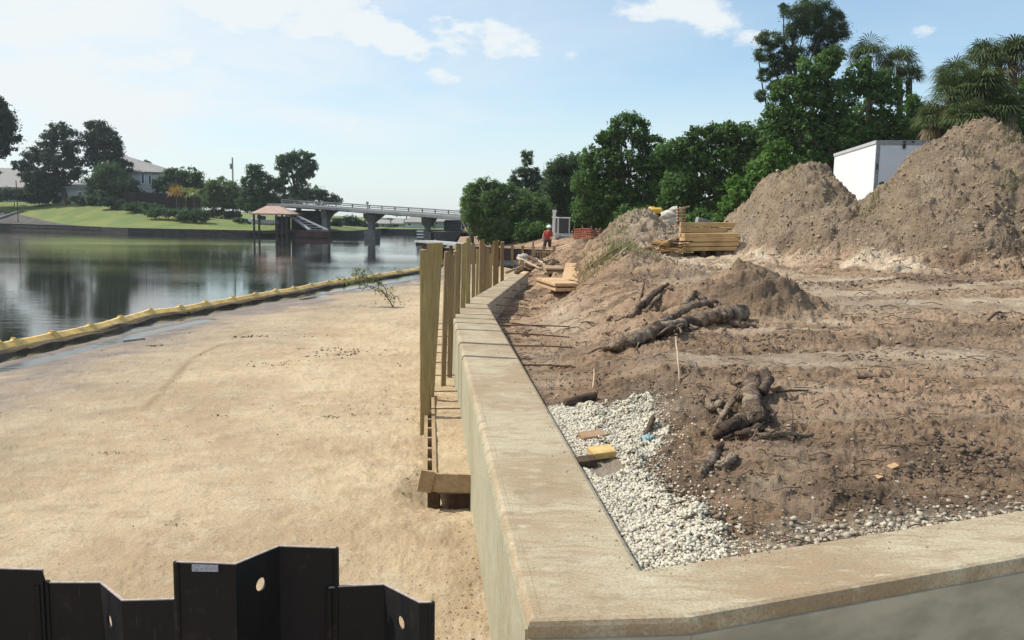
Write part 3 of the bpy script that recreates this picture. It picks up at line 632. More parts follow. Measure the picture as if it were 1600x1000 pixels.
# loose crumbs on the cap
def pebbles(name, pts, sizes, mat, flat=.7, detail=1, kind='stuff', label=None, cat=None):
    bm = bmesh.new(); bmesh.ops.create_icosphere(bm, subdivisions=detail, radius=1.0); bm.verts.ensure_lookup_table()
    bv = np.array([v.co[:] for v in bm.verts]); bf = np.array([[v.index for v in f.verts] for f in bm.faces]); bm.free()
    n = len(pts); nv = len(bv)
    J = 1 + rng.uniform(-.42, .36, (n, nv, 1)); V = bv[None] * J
    sc3 = rng.uniform(.65, 1.25, (n, 1, 3)) * np.array([1, 1, flat]); V = V * sc3 * np.asarray(sizes)[:, None, None]
    a = rng.uniform(0, 6.28, n); ca, sa = np.cos(a), np.sin(a); tl = rng.uniform(-.6, .6, n); ct, st = np.cos(tl), np.sin(tl)
    x, y, z = V[..., 0], V[..., 1], V[..., 2]; y, z = y * ct[:, None] - z * st[:, None], y * st[:, None] + z * ct[:, None]
    x, y = x * ca[:, None] - y * sa[:, None], x * sa[:, None] + y * ca[:, None]
    V = np.stack([x, y, z], -1) + np.asarray(pts)[:, None, :]
    Fq = (bf[None] + (np.arange(n) * nv)[:, None, None]).reshape(-1, 3)
    o = np_mesh(name, V.reshape(-1, 3), Fq, mat); return tag(o, label, cat, kind=kind)
def stone_mat(name, c1, c2, c3, rough=.9):
    t = NT(name); w = t.n('ShaderNodeTexWhiteNoise'); w.noise_dimensions = '1D'; t.l(t.geo.outputs['Random Per Island'], w.inputs['W'])
    n = t.noise(40, 3); c = t.mix(w.outputs[0], c1, c2); c = t.mix(t.mr(w.outputs[0], .8, .95), c, c3); c = t.mix(t.mr(n, .5, .7, 0, .4), c, tuple(q * .55 for q in c1))
    t.col(c); t.set(Roughness=rough); t.b.inputs['Specular IOR Level'].default_value = .2; t.bump(n, .4, .004); return t.m
M_gravel = stone_mat('white_gravel', (0.46, 0.415, 0.32), (0.73, 0.69, 0.57), (0.27, 0.22, 0.16))
M_clod = stone_mat('dirt_clods', (0.15, 0.105, 0.07), (0.30, 0.22, 0.15), (0.10, 0.07, 0.05))
M_pale = stone_mat('pale_rubble', (0.30, 0.25, 0.18), (0.60, 0.55, 0.45), (0.20, 0.15, 0.11))
n = 34000
lo, hi = grav_poly.min(0), grav_poly.max(0)
xy = rng.uniform(lo, hi, (n, 2)); ed = fbm(xy[:, 0] * 5, xy[:, 1] * 5, 5, 3) * .12
ok = in_poly(xy[:, 0] + ed, xy[:, 1] + ed, grav_poly) & in_poly(xy[:, 0], xy[:, 1], np.vstack([inner[:5], [[40, 40], [40, 3]]])); xy = xy[ok]
nzv = fbm(xy[:, 0] * 1.6 + 3, xy[:, 1] * 1.6, 23, 3); thin = (xy[:, 1] > 6.1) & (xy[:, 0] < .75) & (nzv < -.12) & (rng.uniform(0, 1, len(xy)) < .7); thin2 = (xy[:, 1] > 5.3) & (nzv < -.42); xy = xy[~(thin | thin2)]
s = rng.uniform(.0075, .0145, len(xy)); z = dirt_z(xy[:, 0], xy[:, 1]) + s * .3 + rng.uniform(0, .012, len(xy))
pebbles('gravel_bed', np.c_[xy, z], s, M_gravel)
bi = rng.integers(3, 9, 1500); tt_ = rng.uniform(0, 1, 1500); A_ = grav_poly[bi]; B_ = grav_poly[(bi + 1) % len(grav_poly)]; q = A_ + (B_ - A_) * tt_[:, None] + np.c_[rng.exponential(.07, 1500), rng.normal(0, .05, 1500)]
ok = in_poly(q[:, 0], q[:, 1], np.vstack([inner[:5], [[40, 40], [40, 3]]])); q = q[ok]; s = rng.uniform(.005, .012, len(q)); pebbles('stray_gravel', np.c_[q, dirt_z(q[:, 0], q[:, 1]) + s * .2], s, M_gravel)
# coarser rubble strip along the near wall on the right
pts = []; d1 = (wD2 - wD) / np.linalg.norm(wD2 - wD); n1_ = np.array([-d1[1], d1[0]])
for _ in range(3600):
    s_ = random.uniform(.75, 5.0); o_ = abs(random.gauss(0, .13)) + .015
    if 1.0 < s_ < 1.9 and random.random() < .55: o_ += random.random() * .18
    if s_ > 2.2 and random.random() < .5 and o_ > .14: continue
    q = wD + d1 * s_ + n1_ * o_; pts.append(q)
pts = np.array(pts); s = rng.gamma(1.3, .005, len(pts)) + .003; s = np.clip(s, .003, .024)
pebbles('rubble_strip', np.c_[pts, dirt_z(pts[:, 0], pts[:, 1]) + s * .3], s, M_pale)
# clods over the dirt
N_ = 75000
yy = np.exp(rng.uniform(math.log(3.6), math.log(34), N_)); tt = rng.uniform((700 - 800) / F, (1900 - 800) / F, N_); xx = yy * tt
ok = in_poly(xx, yy, np.vstack([inner[:7], [[60, 60], [60, 3]]])) & ~in_poly(xx, yy, grav_poly); xx, yy = xx[ok], yy[ok]
den = fbm(xx * 1.3, yy * 1.3, 71, 4); ok = (den > rng.uniform(-.5, .5, len(xx))) & (graded(xx, yy) < rng.uniform(.1, 1.1, len(xx))); xx, yy = xx[ok], yy[ok]
w_, s_ = seg_dist(xx, yy, inner); ok = w_ > .05; xx, yy = xx[ok], yy[ok]
s = np.clip(rng.gamma(1.5, .0040, len(xx)), .003, .035) * (0.55 + yy * .07)
pebbles('dirt_clods', np.c_[xx, yy, dirt_z(xx, yy) + s * .15], s, M_clod, .65)
# clods covering the heaps
N_ = 60000; yy = rng.uniform(17.5, 31, N_); xx = yy * rng.uniform(.12, .78, N_); zz_ = dirt_z(xx, yy, False); ok = zz_ > .85 + rng.uniform(-.2, .2, N_); xx, yy = xx[ok], yy[ok]
s = np.clip(rng.gamma(1.2, .0095, len(xx)), .004, .08); M_clod2 = stone_mat('heap_clods', (0.27, 0.205, 0.145), (0.42, 0.335, 0.245), (0.20, 0.15, 0.105))
pebbles('heap_clods', np.c_[xx, yy, dirt_z(xx, yy) + s * .15], s, M_clod2, .7)
# sparse pale stones in the dirt
N_ = 500; yy = np.exp(rng.uniform(math.log(4), math.log(20), N_)); xx = yy * rng.uniform(.05, .7, N_); ok = in_poly(xx, yy, np.vstack([inner[:7], [[60, 60], [60, 3]]])); xx, yy = xx[ok], yy[ok]
s = rng.uniform(.006, .018, len(xx)); pebbles('scattered_stones', np.c_[xx, yy, dirt_z(xx, yy) + s * .3], s, M_pale)
# soil crumbs spilled on the concrete cap
pts = []
for _ in range(1500):
    t_ = random.random(); e_ = abs(random.gauss(0, .10))
    if random.random() < .5: a_, b_, cc_ = wD, wE, -1
    else: a_, b_, cc_ = wD, wD4, 1
    t_ = t_ ** 1.3; p = a_ + (b_ - a_) * t_; d_ = (b_ - a_) / np.linalg.norm(b_ - a_); n_ = np.array([-d_[1], d_[0]]) if cc_ < 0 else np.array([d_[1], -d_[0]]); p = p + n_ * (e_ + .01)
    if e_ < .5: pts.append((p[0], p[1], .001))
s = np.clip(rng.gamma(1.2, .0016, len(pts)), .0008, .009); pebbles('cap_crumbs', np.array(pts), s, M_clod, .6)
# crumbs on the beach
N_ = 5200; yy = np.exp(rng.uniform(math.log(3), math.log(38), N_)); xx = yy * rng.uniform(-.65, .0, N_)
d_, sd_ = seg_dist(xx, yy, shore); ok = (~in_poly(xx, yy, dirt_poly)) & (d_ * sd_ > .8); 
dn = fbm(xx * .5, yy * .5, 83, 3) + .35 * sstep(xx / yy, -.3, -.02); ok &= dn > rng.uniform(-.15, .7, N_); xx, yy = xx[ok], yy[ok]
s = np.clip(rng.gamma(1.3, .0035, len(xx)), .002, .018) * (0.6 + yy * .05); pebbles('beach_crumbs', np.c_[xx, yy, sand_z(xx, yy) + s * .2], s, M_clod, .5)
# dark root-bound clumps of soil on the right
CP = [(1520, 700, 260, .16, .10, .030), (1550, 725, 160, .10, .07, .028), (1440, 745, 200, .14, .06, .024), (1490, 735, 120, .1, .05, .022), (1350, 790, 160, .12, .05, .018), (1340, 745, 120, .12, .05, .018), (1118, 728, 140, .07, .06, .018), (1115, 625, 160, .14, .10, .022), (1230, 545, 120, .25, .10, .028), (1400, 560, 160, .35, .12, .028), (1560, 495, 120, .5, .12, .04), (1270, 445, 160, .8, .25, .05), (1440, 440, 260, 1.2, .25, .05), (1550, 425, 200, .9, .3, .05), (1575, 345, 160, .4, .5, .07), (1010, 610, 160, .25, .15, .02), (890, 545, 60, .12, .06, .02), (1190, 530, 140, .4, .15, .03)]
qq = []; ss_ = []
for (px, py, n_, rx, ry, sm) in CP:
    c = DH(px, py); x = rng.normal(c[0], rx, n_); y = rng.normal(c[1], ry, n_); s = rng.uniform(.12, 1, n_) ** 2.2 * sm; qq.append(np.c_[x, y, dirt_z(x, y) + s * .15]); ss_.append(s)
pebbles('dark_soil_clumps', np.vstack(qq), np.concatenate(ss_), stone_mat('dark_soil', (0.12, 0.085, 0.062), (0.23, 0.165, 0.115), (0.085, 0.062, 0.047)), .7)
# lumpy dark litter at given spots of the beach
def litter(px, py, n, rx, ry, smax, name):
    c = SH(px, py); x = rng.normal(c[0], rx, n); y = rng.normal(c[1], ry, n); s = rng.uniform(.3, 1, n) * smax
    return np.c_[x, y, sand_z(x, y) + s * .3], s
LP = [litter(*a) for a in [(175, 708, 90, .14, .05, .009, ''), (520, 652, 25, .07, .05, .016, ''), (540, 552, 70, .35, .3, .03, ''), (505, 545, 30, .3, .2, .02, ''), (390, 527, 16, .22, .08, .05, ''), (240, 541, 10, .1, .05, .04, ''), (435, 570, 40, .3, .2, .02, ''),
                           (345, 650, 8, .1, .05, .02, ''), (270, 822, 18, .1, .08, .012, ''), (715, 830, 160, .3, .6, .007, ''), (730, 930, 200, .16, .5, .008, ''), (560, 640, 50, .5, .2, .015, ''), (470, 525, 24, .4, .3, .02, ''), (620, 470, 30, .5, .6, .04, '')]]
pebbles('dark_beach_litter', np.vstack([a[0] for a in LP]), np.concatenate([a[1] for a in LP]), M_clod, .45)

# ------------------------------------------------------------------ timber piles along the wall
piles = [ # px at top, px at base, distance, width top, width base (metres), top py, material, label, yaw
 (667, 664, 9.85, .155, .10, 391, M_pile, 'nearest timber pile, broad plank with a cut flat top at the head of the row', 0),
 (680, 670, 10.9, .20, .09, 379, M_pile, 'taller olive plank pile right behind the nearest pile', .1),
 (699, 692, 12.2, 0.081, 0.067, 393, M_pile2, 'short slanting pile just right of the two wide front planks', .2),
 (706, 703, 13.0, 0.081, 0.074, 397, M_pile2, 'thin short brown stake between the slanting pile and the split pile', .0),
 (716, 713, 14.2, 0.089, 0.081, 381, M_pile2, 'split topped grey brown pile left of the bright olive pair', .3),
 (725, 722, 15.2, 0.089, 0.089, 380, M_pile, 'olive pile, left one of the bright pair rising over the kink of the wall', .1),
 (732, 730, 16.0, 0.089, 0.089, 373, M_pile, 'olive pile, right and taller one of the bright pair over the kink of the wall', .2),
 (740, 740, 17.6, 0.074, 0.074, 381, M_pile2, 'dark slim pile right after the bright olive pair', .0),
 (753, 751, 19.0, 0.111, 0.104, 374, M_pile2, 'dark brown pile in the middle of the far half of the row', .2),
 (762, 762, 20.5, 0.089, 0.089, 388, M_pile2, 'low dark pile in front of the willow thicket', .1),
 (767, 766, 21.4, 0.074, 0.074, 397, M_pile, 'lowest pale stake just left of the wide red brown pile', .1),
 (775, 774, 22.4, 0.148, 0.148, 376, M_pile3, 'wide red brown pile near the far end of the wall', .15),
 (711, 708, 13.6, 0.052, 0.052, 392, M_pile, 'narrow pale stake squeezed in just left of the split topped pile', .0),
 (746, 745, 18.3, 0.059, 0.059, 389, M_pile, 'thin pale stake between the dark slim pile and the middle dark brown pile', .1),
 (758, 757, 19.8, 0.052, 0.052, 383, M_pile3, 'slim reddish stake right of the middle dark brown pile', .1),
 (785, 784, 23.6, 0.096, 0.096, 378, M_pile3, 'last rusty brown pile at the far end of the wall', .1),
]
for (pt, pb, d, wt, wb, ty, m, lab, yaw) in piles:
    T = AT(pt, ty, d); B = AT(pb, 500, d); B[2] = -1.35
    kk = (T[2] + 1.35); ax = (T[0] - B[0])
    bm = bmesh.new(); rows = 14; th = .075
    B0 = AT(pb, 500, d)[0]
    prev = None; rings = []
    for i in range(rows + 1):
        f_ = i / rows; zc_ = -1.35 + kk * f_; w_ = (wb + (wt - wb) * f_) / 2; xc = B0 + (T[0] - B0) * f_ + rng.uniform(-.003, .003)
        c_, s_ = math.cos(yaw), math.sin(yaw)
        ring = []
        for (a_, b_) in ((-1, -1), (-.85, -1.15), (.85, -1.15), (1, -1), (1, 1), (-1, 1)):
            lx = a_ * w_ * (1 + rng.uniform(-.02, .02)); ly = b_ * th / 2
            zt = zc_ + (rng.uniform(-.02, .02) if i == rows else 0)
            ring.append(bm.verts.new((xc + lx * c_ - ly * s_, d + lx * s_ + ly * c_, zt)))
        rings.append(ring)
    for i in range(rows):
        for k in range(6): bm.faces.new((rings[i][k], rings[i][(k + 1) % 6], rings[i + 1][(k + 1) % 6], rings[i + 1][k]))
    bm.faces.new(rings[0][::-1]); bm.faces.new(rings[-1]); bmesh.ops.recalc_face_normals(bm, faces=bm.faces[:])
    me = bpy.data.meshes.new('timber_pile'); bm.to_mesh(me); bm.free()
    o = link_mesh('timber_pile', me, m); tag(o, lab, 'pile', 'timber piles standing along the canal side of the wall')

# ------------------------------------------------------------------ formwork trough beside the wall
def wx(y): return wA[0] + (wB[0] - wA[0]) * (y - wA[1]) / (wB[1] - wA[1])
y0 = G(700, 740, -.74)[1]; y1 = 14.6
fw = empty('formwork_trough', (wx(y0) - .3, y0, -.95), 'low timber form trough filled with sand against the foot of the wall', 'formwork')
def along(off, ya, yb, w, h, zc, m, name):
    mb = MB(); k = max(2, int((yb - ya) / .8)); ys = np.linspace(ya, yb, k)
    mb.beam((wx(ya) - off, ya, zc), (wx(yb) - off, yb, zc), w, h); return mb.build(name, m, fw)
along(.43, y0, 12.6, .04, .16, -.82, M_board, 'outer_board')
along(.345, y0, 11.2, .04, .16, -.82, M_board, 'inner_board')
mb = MB(); ys = [y0 + .02 + i * .42 for i in range(7)]
for yy_ in ys:
    mb = MB(); mb.box((wx(yy_) - .3875, yy_, -.79), (.045, .05, .1), rz=.1); mb.build('spacer_block', M_board, fw)
mb = MB(); mb.box((wx(y0) - .17, y0 - .02, -.82), (.40, .038, .17), rz=-.03); mb.build('end_board', M_board, fw)
mb = MB(); mb.box((wx(y0) - .42, y0 - .045, -.80), (.13, .045, .2), rz=.2, ry=.2); mb.build('end_cleat', M_board, fw)
for ox_, w_ in ((.36, .11), (.12, .2)):
    mb = MB(); mb.box((wx(y0) - ox_, y0 + .12, -1.03), (w_, .12, .27)); mb.build('support_block', M_darkwood, fw)
# sand filling: top surface of the trough
V = []; ny_ = 220; nx_ = 16
for i in range(ny_):
    y = y0 + (13.6 - y0) * i / (ny_ - 1)
    for j in range(nx_):
        x = wx(y) - .325 + .32 * j / (nx_ - 1); V.append((x, y, -.765 - .16 * max(0, (y - 10.4) / 3.2)))
V = np.array(V); V[:, 2] += .02 * fbm(V[:, 0] * 5, V[:, 1] * 5, 2, 5) + .012 * fbm(V[:, 0] * 25, V[:, 1] * 25, 4, 3)
idx = np.arange(ny_ * nx_).reshape(ny_, nx_); Q = np.stack([idx[:-1, :-1], idx[:-1, 1:], idx[1:, 1:], idx[1:, :-1]], -1).reshape(-1, 4)
# give it depth
n0 = len(V); V2 = V.copy(); V2[:, 2] = -.93
rim = []
for a, b in [(idx[0, j], idx[0, j + 1]) for j in range(nx_ - 1)]: rim.append((a, b, b + n0, a + n0))
np_mesh('sand_fill', np.vstack([V, V2]), np.vstack([Q, Q[:, ::-1] + n0, np.array(rim)]), M_sand, fw, smooth=False)
mb_n = 0
for px0_, py_, px1_ in [(677, 637, 716), (679, 610, 714), (679, 585, 712), (680, 565, 709), (681, 550, 708), (682, 538, 707), (683, 525, 706), (684, 514, 706), (684, 505, 705)]:
    a = G(px0_, py_, -.70); y = a[1]
    mb = MB(); mb.tube([(wx(y) - .47, y, -.715), (wx(y) - .25, y + .005, -.712), (wx(y) + .02, y + .01, -.705)], .0085, 6); mb.tube([(wx(y) - .475, y, -.715), (wx(y) - .445, y, -.715)], .02, 6)
    mb.build('tie_rod', M_rust, fw)

# rebar ends sticking out behind the kinked part of the wall
k_ = 0
for (px, py, L_, ang) in [(822, 440, .5, .2), (815, 450, .55, .1), (806, 461, .6, .15), (798, 472, .7, .05), (792, 483, .8, .1), (785, 497, .9, -.05), (772, 508, 1.15, -.1), (775, 520, 1.0, -.08), (790, 540, .9, -.1), (805, 570, .65, -.12)]:
    a = G(px, py, -.06)
    # snap start to the inner face
    dd, _ = seg_dist(np.array([a[0]]), np.array([a[1]]), inner)
    best = None
    for p, q in ((wF, wE), (wE, wD)):
        v = q - p; t_ = np.clip(((a[:2] - p) @ v) / (v @ v), 0, 1); c_ = p + v * t_; e_ = np.linalg.norm(a[:2] - c_)
        if best is None or e_ < best[0]: best = (e_, c_)
    c_ = best[1]; zb = -.12 if c_[1] > 14 else -.06
    ex = c_ + np.array([math.cos(ang), math.sin(ang)]) * L_; ze = max(dzf(ex[0], ex[1]) + .02, zb - .08) if c_[1] > 0 else zb
    mb = MB(); mb.tube([(c_[0] - .05, c_[1], zb), (c_[0] + L_ * .5, (c_[1] + ex[1]) / 2, (zb + ze) / 2 + .01), (ex[0], ex[1], ze)], .011, 6)
    ws = ['farthest', 'second farthest', 'third farthest', 'fourth farthest', 'fifth farthest', 'sixth farthest', 'fourth nearest', 'third nearest', 'second nearest', 'nearest']
    o = mb.build('reinforcing_bar', M_rust); tag(o, ws[k_] + ' of the rusty steel bars poking from the inner wall face over the dirt', 'steel bar', 'rusty bars poking out of the wall'); k_ += 1

# ------------------------------------------------------------------ black steel sheet piles in the foreground
YS = 4.05
def sheet(name, top, label, holes=(), edge=True):
    """top: (px, py, depth offset) of the upper edge; one interlocked steel profile"""
    th = .012; P = [AT(px, py, YS + o) for px, py, o in top]; 
    mb = MB()
    n = len(P); front = [(p[0], p[1]) for p in P]
    nr = []
    for i in range(n):
        a = np.array(front[max(i - 1, 0)]); b = np.array(front[min(i + 1, n - 1)]); d = (b - a); d /= max(np.linalg.norm(d), 1e-6); nr.append((-d[1], d[0]))
    Vv = []
    for i, p in enumerate(P):
        bx_, by_ = front[i][0] + nr[i][0] * th, front[i][1] + nr[i][1] * th
        Vv += [(p[0], p[1], -2.0), (p[0], p[1], p[2]), (bx_, by_, p[2]), (bx_, by_, -2.0)]
    Fs = []
    for i in range(n - 1):
        a = 4 * i; b = a + 4; Fs += [(a, b, b + 1, a + 1), (a + 2, b + 2, b + 3, a + 3)]
    Fs += [(0, 1, 2, 3), (4 * (n - 1) + 3, 4 * (n - 1) + 2, 4 * (n - 1) + 1, 4 * (n - 1))]
    root = empty(name, (P[0][0], P[0][1], -1.0), label, 'sheet pile', 'black steel sheet piles across the foreground')
    mb.add(Vv, Fs)
    # interlock lips at both ends
    for i in (0, n - 1):
        p = P[i]; mb.tube([(p[0], p[1] + .006, -2), (p[0], p[1] + .006, p[2] - .002)], .017, 8)
    mb.build('steel_profile', M_sheet, root)
    e = MB()
    for i in range(n - 1):
        p, q = P[i], P[i + 1]; e.add([(p[0], p[1] - .001, p[2] + .001), (q[0], q[1] - .001, q[2] + .001), (q[0] + nr[i + 1][0] * (th + .001), q[1] + nr[i + 1][1] * (th + .001), q[2] + .001), (p[0] + nr[i][0] * (th + .001), p[1] + nr[i][1] * (th + .001), p[2] + .001),
               (p[0], p[1] - .001, p[2] - .004), (q[0], q[1] - .001, q[2] - .004)], [(0, 1, 2, 3), (0, 4, 5, 1)])
    e.build('sunlit_edge', M_sheetedge, root)
    return root, P
def cut_hole(root, px, py, p, q, r):
    """cut a round lifting hole through the profile in the panel between points p and q"""
    d0 = ray(px, py); a = np.array([p[0], p[1]]); b = np.array([q[0], q[1]]); v = b - a; nn = np.array([-v[1], v[0]])
    t_ = (a @ nn) / (np.array([d0[0], 1.0]) @ nn); c = Vector((d0[0] * t_, t_, EYE + d0[2] * t_)); nv = Vector((nn[0], nn[1], 0)).normalized()
    bm = bmesh.new(); bmesh.ops.create_cone(bm, segments=24, radius1=r, radius2=r, depth=.12, cap_ends=True); me = bpy.data.meshes.new('cutter'); bm.to_mesh(me); bm.free()
    cut = bpy.data.objects.new('cutter', me); COL.objects.link(cut); cut.matrix_world = Matrix.Translation(c) @ nv.to_track_quat('Z', 'Y').to_matrix().to_4x4()
    body = [o for o in root.children if o.name.startswith('steel_profile')][0]
    md = body.modifiers.new('b', 'BOOLEAN'); md.operation = 'DIFFERENCE'; md.object = cut; md.solver = 'EXACT'
    bpy.context.view_layer.update(); dg = bpy.context.evaluated_depsgraph_get(); m2 = bpy.data.meshes.new_from_object(body.evaluated_get(dg)); body.modifiers.clear()
    old = body.data; body.data = m2; bpy.data.objects.remove(cut)
    n_ = max(len(m2.polygons), 0)
sheet('sheet_pile', [(-520, 870, .0), (-420, 872, .0), (-340, 890, -.22), (-230, 890, -.22), (-150, 884, .0), (66, 890, .0), (72, 908, .02)], 'leftmost black steel sheet pile cut off by the left edge of the picture')
r_, P_ = sheet('sheet_pile', [(58, 913, .0), (75, 910, .02), (156, 910, .0), (190, 938, -.22), (274, 936, -.22)], 'lower black steel sheet pile with a narrow oval hole, second from the left edge')
cut_hole(r_, 171, 971, P_[2], P_[3], .034)
r_, P_ = sheet('sheet_pile', [(275, 878, -.24), (368, 881, -.22), (436, 853, .05), (524, 856, .05)], 'tallest black steel sheet pile in the middle, with a small pale sticker near its top')
cut_hole(r_, 408, 913, P_[1], P_[2], .034); tall = r_
r_, P_ = sheet('sheet_pile', [(514, 919, .03), (530, 916, .05), (600, 913, .05), (655, 941, -.2), (674, 941, -.2)], 'rightmost black steel sheet pile, nearest the concrete wall corner')
cut_hole(r_, 626, 973, P_[2], P_[3], .034)
# sticker with illegible print
c = AT(321, 887, YS - .25); M_stick = simple('label_paper', (0.52, 0.54, 0.62), (0.16, 0.17, 0.22), 130, .6, 0)
mb = MB(); mb.box((c[0], c[1] - .006, c[2]), (.125, .002, .034)); o = mb.build('sticker', M_stick, tall); o['label'] = 'small pale paper sticker with grey print'

# ------------------------------------------------------------------ floating boom
bp = [G(*p, -1.27) for p in [(-330, 640), (-180, 596), (-70, 566), (0, 549), (20, 545), (80, 533), (140, 520), (187, 507), (233, 494), (280, 489), (320, 481), (362, 474), (398, 467), (430, 461), (458, 457), (485, 451), (512, 446), (536, 442), (560, 438), (590, 434), (620, 429), (655, 423), (672, 419), (690, 412), (700, 404)]]
boom = empty('floating_boom', (bp[3][0], bp[3][1], WATER), 'yellow floating turbidity boom snaking along the water edge of the beach', 'boom')
mb = MB(); sk = MB()
for i in range(0, len(bp) - 1):
    a, b = Vector(bp[i]), Vector(bp[i + 1]); d = b - a; L_ = d.length; k = 14; pts = []; rad = []
    for j in range(k + 1):
        t_ = j / k; p = a + d * t_; p.z = -1.21 + .02 * math.sin(math.pi * t_) ; pts.append(p)
        rad.append(.13 - .045 * math.sin(math.pi * t_) ** .5 if t_ > .12 else .165 - .3 * t_)
    # cross-section: a roof-like folded sleeve, wide at the foot
    vs = []; sd = Vector((d.y, -d.x, 0)).normalized()
    for p, r_ in zip(pts, rad):
        z = p.z; hh = r_ * 1.15
        for (o_, zz_) in ((-.12, -.16), (-.115, .02), (-.03, hh), (.03, hh * .96), (.14, .0), (.15, -.17)):
            w_ = rng.uniform(-.006, .006); vs.append((p.x + sd.x * (o_ + w_), p.y + sd.y * (o_ + w_), z + zz_ + w_))
    fs = []
    for j in range(k):
        for m in range(5): fs.append((j * 6 + m, j * 6 + m + 1, (j + 1) * 6 + m + 1, (j + 1) * 6 + m))
    fs += [tuple(range(6)), tuple(k * 6 + m for m in range(5, -1, -1))]
    mb = MB(); mb.add(vs, fs); mb.build('boom_segment', M_boom, boom)
    sk.beam((a.x + sd.x * .17, a.y + sd.y * .17, -1.30), (b.x + sd.x * .17, b.y + sd.y * .17, -1.30), .16, .1)
    sk.tube([(a.x + sd.x * (.3 + rng.uniform(-.05, .05)), a.y + sd.y * .3, -1.33), ((a.x + b.x) / 2 + sd.x * .34, (a.y + b.y) / 2 + sd.y * .34, -1.31), (b.x + sd.x * .3, b.y + sd.y * .3, -1.33)], [.11, .15, .11], 8, .2)
sk.build('skirt', M_skirt, boom)
# ------------------------------------------------------------------ foliage builders
def leaf_cloud(name, centers, radii, n, size, mat, parent, aspect=.55, droop=0.0):
    """n leaves gathered in clumps; centers (K,3), radii (K,)"""
    centers = np.asarray(centers); radii = np.asarray(radii); K = len(centers)
    w = radii ** 2; w = w / w.sum(); k = rng.choice(K, n, p=w)
    d = rng.normal(size=(n, 3)); d /= np.linalg.norm(d, axis=1)[:, None]; rr = np.abs(rng.normal(.75, .38, n))
    P = centers[k] + d * (rr * radii[k])[:, None] * np.array([1, 1, .75])
    u = rng.normal(size=(n, 3)); u /= np.linalg.norm(u, axis=1)[:, None]
    nn = d + rng.normal(size=(n, 3)) * .7 + np.array([0, 0, .5]); v = np.cross(nn, u); v /= np.linalg.norm(v, axis=1)[:, None] + 1e-9; u = np.cross(v, nn); u /= np.linalg.norm(u, axis=1)[:, None] + 1e-9
    s = size * rng.uniform(.6, 1.35, n)[:, None]; nn /= np.linalg.norm(nn, axis=1)[:, None]
    a = P - u * s * .5; b = P + v * s * aspect * .5 + nn * s * .1; c = P + u * s * .5 - np.array([0, 0, droop]) * s; e = P - v * s * aspect * .5 + nn * s * .1
    V = np.stack([a, b, c, e], 1).reshape(-1, 3); Q = np.arange(4 * n).reshape(-1, 4)
    return np_mesh(name, V, Q, mat, parent)
def tree(name, label, cat, blobs, d, base, mat, leaf=.16, dens=1.0, clump=.3, group=None, trunk_r=.18, limbs=True, yd=.8, barkm=None, aspect=.55, trunk_top=None, root=None):
    """blobs: (px, py, rx, ry[, dy]) ellipsoids of crown in photo measure, placed at depth d(+dy); base: (px, z) foot of the trunk"""
    bx0 = AT(base[0], 340, d)[0]; foot = np.array([bx0, d, base[1]])
    root = empty(name, foot, label, cat, group)
    C = []; Rr = []; area = 0; bc = []
    for b in blobs:
        px, py, rx, ry = b[:4]; dy = b[4] if len(b) > 4 else 0
        c = AT(px, py, d + dy); sx = rx * (d + dy) / F; sz_ = ry * (d + dy) / F; sy = max(sx, sz_) * yd; bc.append(c)
        cmn = clump * min(sx, sz_) * 1.05; m = int(np.clip(5.5 * sx * sz_ / cmn ** 2 * .5, 14, 70))
        q = rng.normal(size=(m, 3)); q /= np.linalg.norm(q, axis=1)[:, None]; q *= (rng.uniform(.1, 1, m) ** .4)[:, None]
        cr = cmn * rng.uniform(.6, 1.35, m); cr = np.maximum(cr, leaf)
        q = c + q * (np.array([sx, sy, sz_]) - cr[:, None] * .55); C.append(q); Rr.append(cr); area += sx * sz_ * math.pi
    C = np.vstack(C); Rr = np.concatenate(Rr)
    leaf *= 1.18; n = int(area / (leaf * leaf * aspect) * 11 * dens); n = max(n, 250)
    leaf_cloud('crown', C, Rr, n, leaf, mat, root, aspect)
    mb = MB(); tops = trunk_top if trunk_top is not None else max(b[2] for b in bc) * .7 + min(b[2] for b in bc) * .3
    mean = np.mean(bc, 0); tp = np.array([mean[0], d, max(tops, foot[2] + .5)])
    path = wiggle([foot + [0, 0, -.2], foot * .6 + tp * .4 + [.1, 0, 0], tp], 4, trunk_r * .15); mb.tube(path, lerp_list([trunk_r * 1.25, trunk_r * .9, trunk_r * .35], len(path)), 7)
    if limbs:
        order = rng.permutation(len(C))[:14]
        for i in order:
            t_ = rng.uniform(.3, .85); s_ = path[int(t_ * (len(path) - 1))]; e_ = C[i]
            m_ = (s_ + e_) / 2 + rng.uniform(-.1, .1, 3) * np.linalg.norm(e_ - s_); pp = wiggle([s_, m_, e_], 3, trunk_r * .08); mb.tube(pp, lerp_list([trunk_r * .4, trunk_r * .1], len(pp)), 5, cap=False)
    mb.build('trunk', barkm or M_bark, root, smooth=True)
    return root
def fan_frond(rs, c, dirv, L, n, w, mats_v, droop=.5):
    """one costapalmate leaf: n blades fanning out from the end of a stalk"""
    d = Vector(dirv).normalized(); side = d.cross(Vector((0, 0, 1))); side = side.normalized() if side.length > .05 else Vector((1, 0, 0)); upv = side.cross(d).normalized()
    c = Vector(c); hub = c + d * L * .45
    rs.append(([c - side * .012, c + side * .012, hub + side * .01, hub - side * .01]))
    for k in range(n):
        a = (k / (n - 1) - .5) * 4.2; bd = (d * math.cos(a) + side * math.sin(a)).normalized(); ln = L * .6 * (1 - .18 * abs(a) / 2.1) * random.uniform(.85, 1.1)
        w_ = w; m = hub + bd * ln * .55 + upv * .03 * L; e = hub + bd * ln - Vector((0, 0, 1)) * droop * ln * random.uniform(.4, 1.1); pw = bd.cross(upv).normalized() * w
        rs.append([hub, m - pw, e, m + pw])
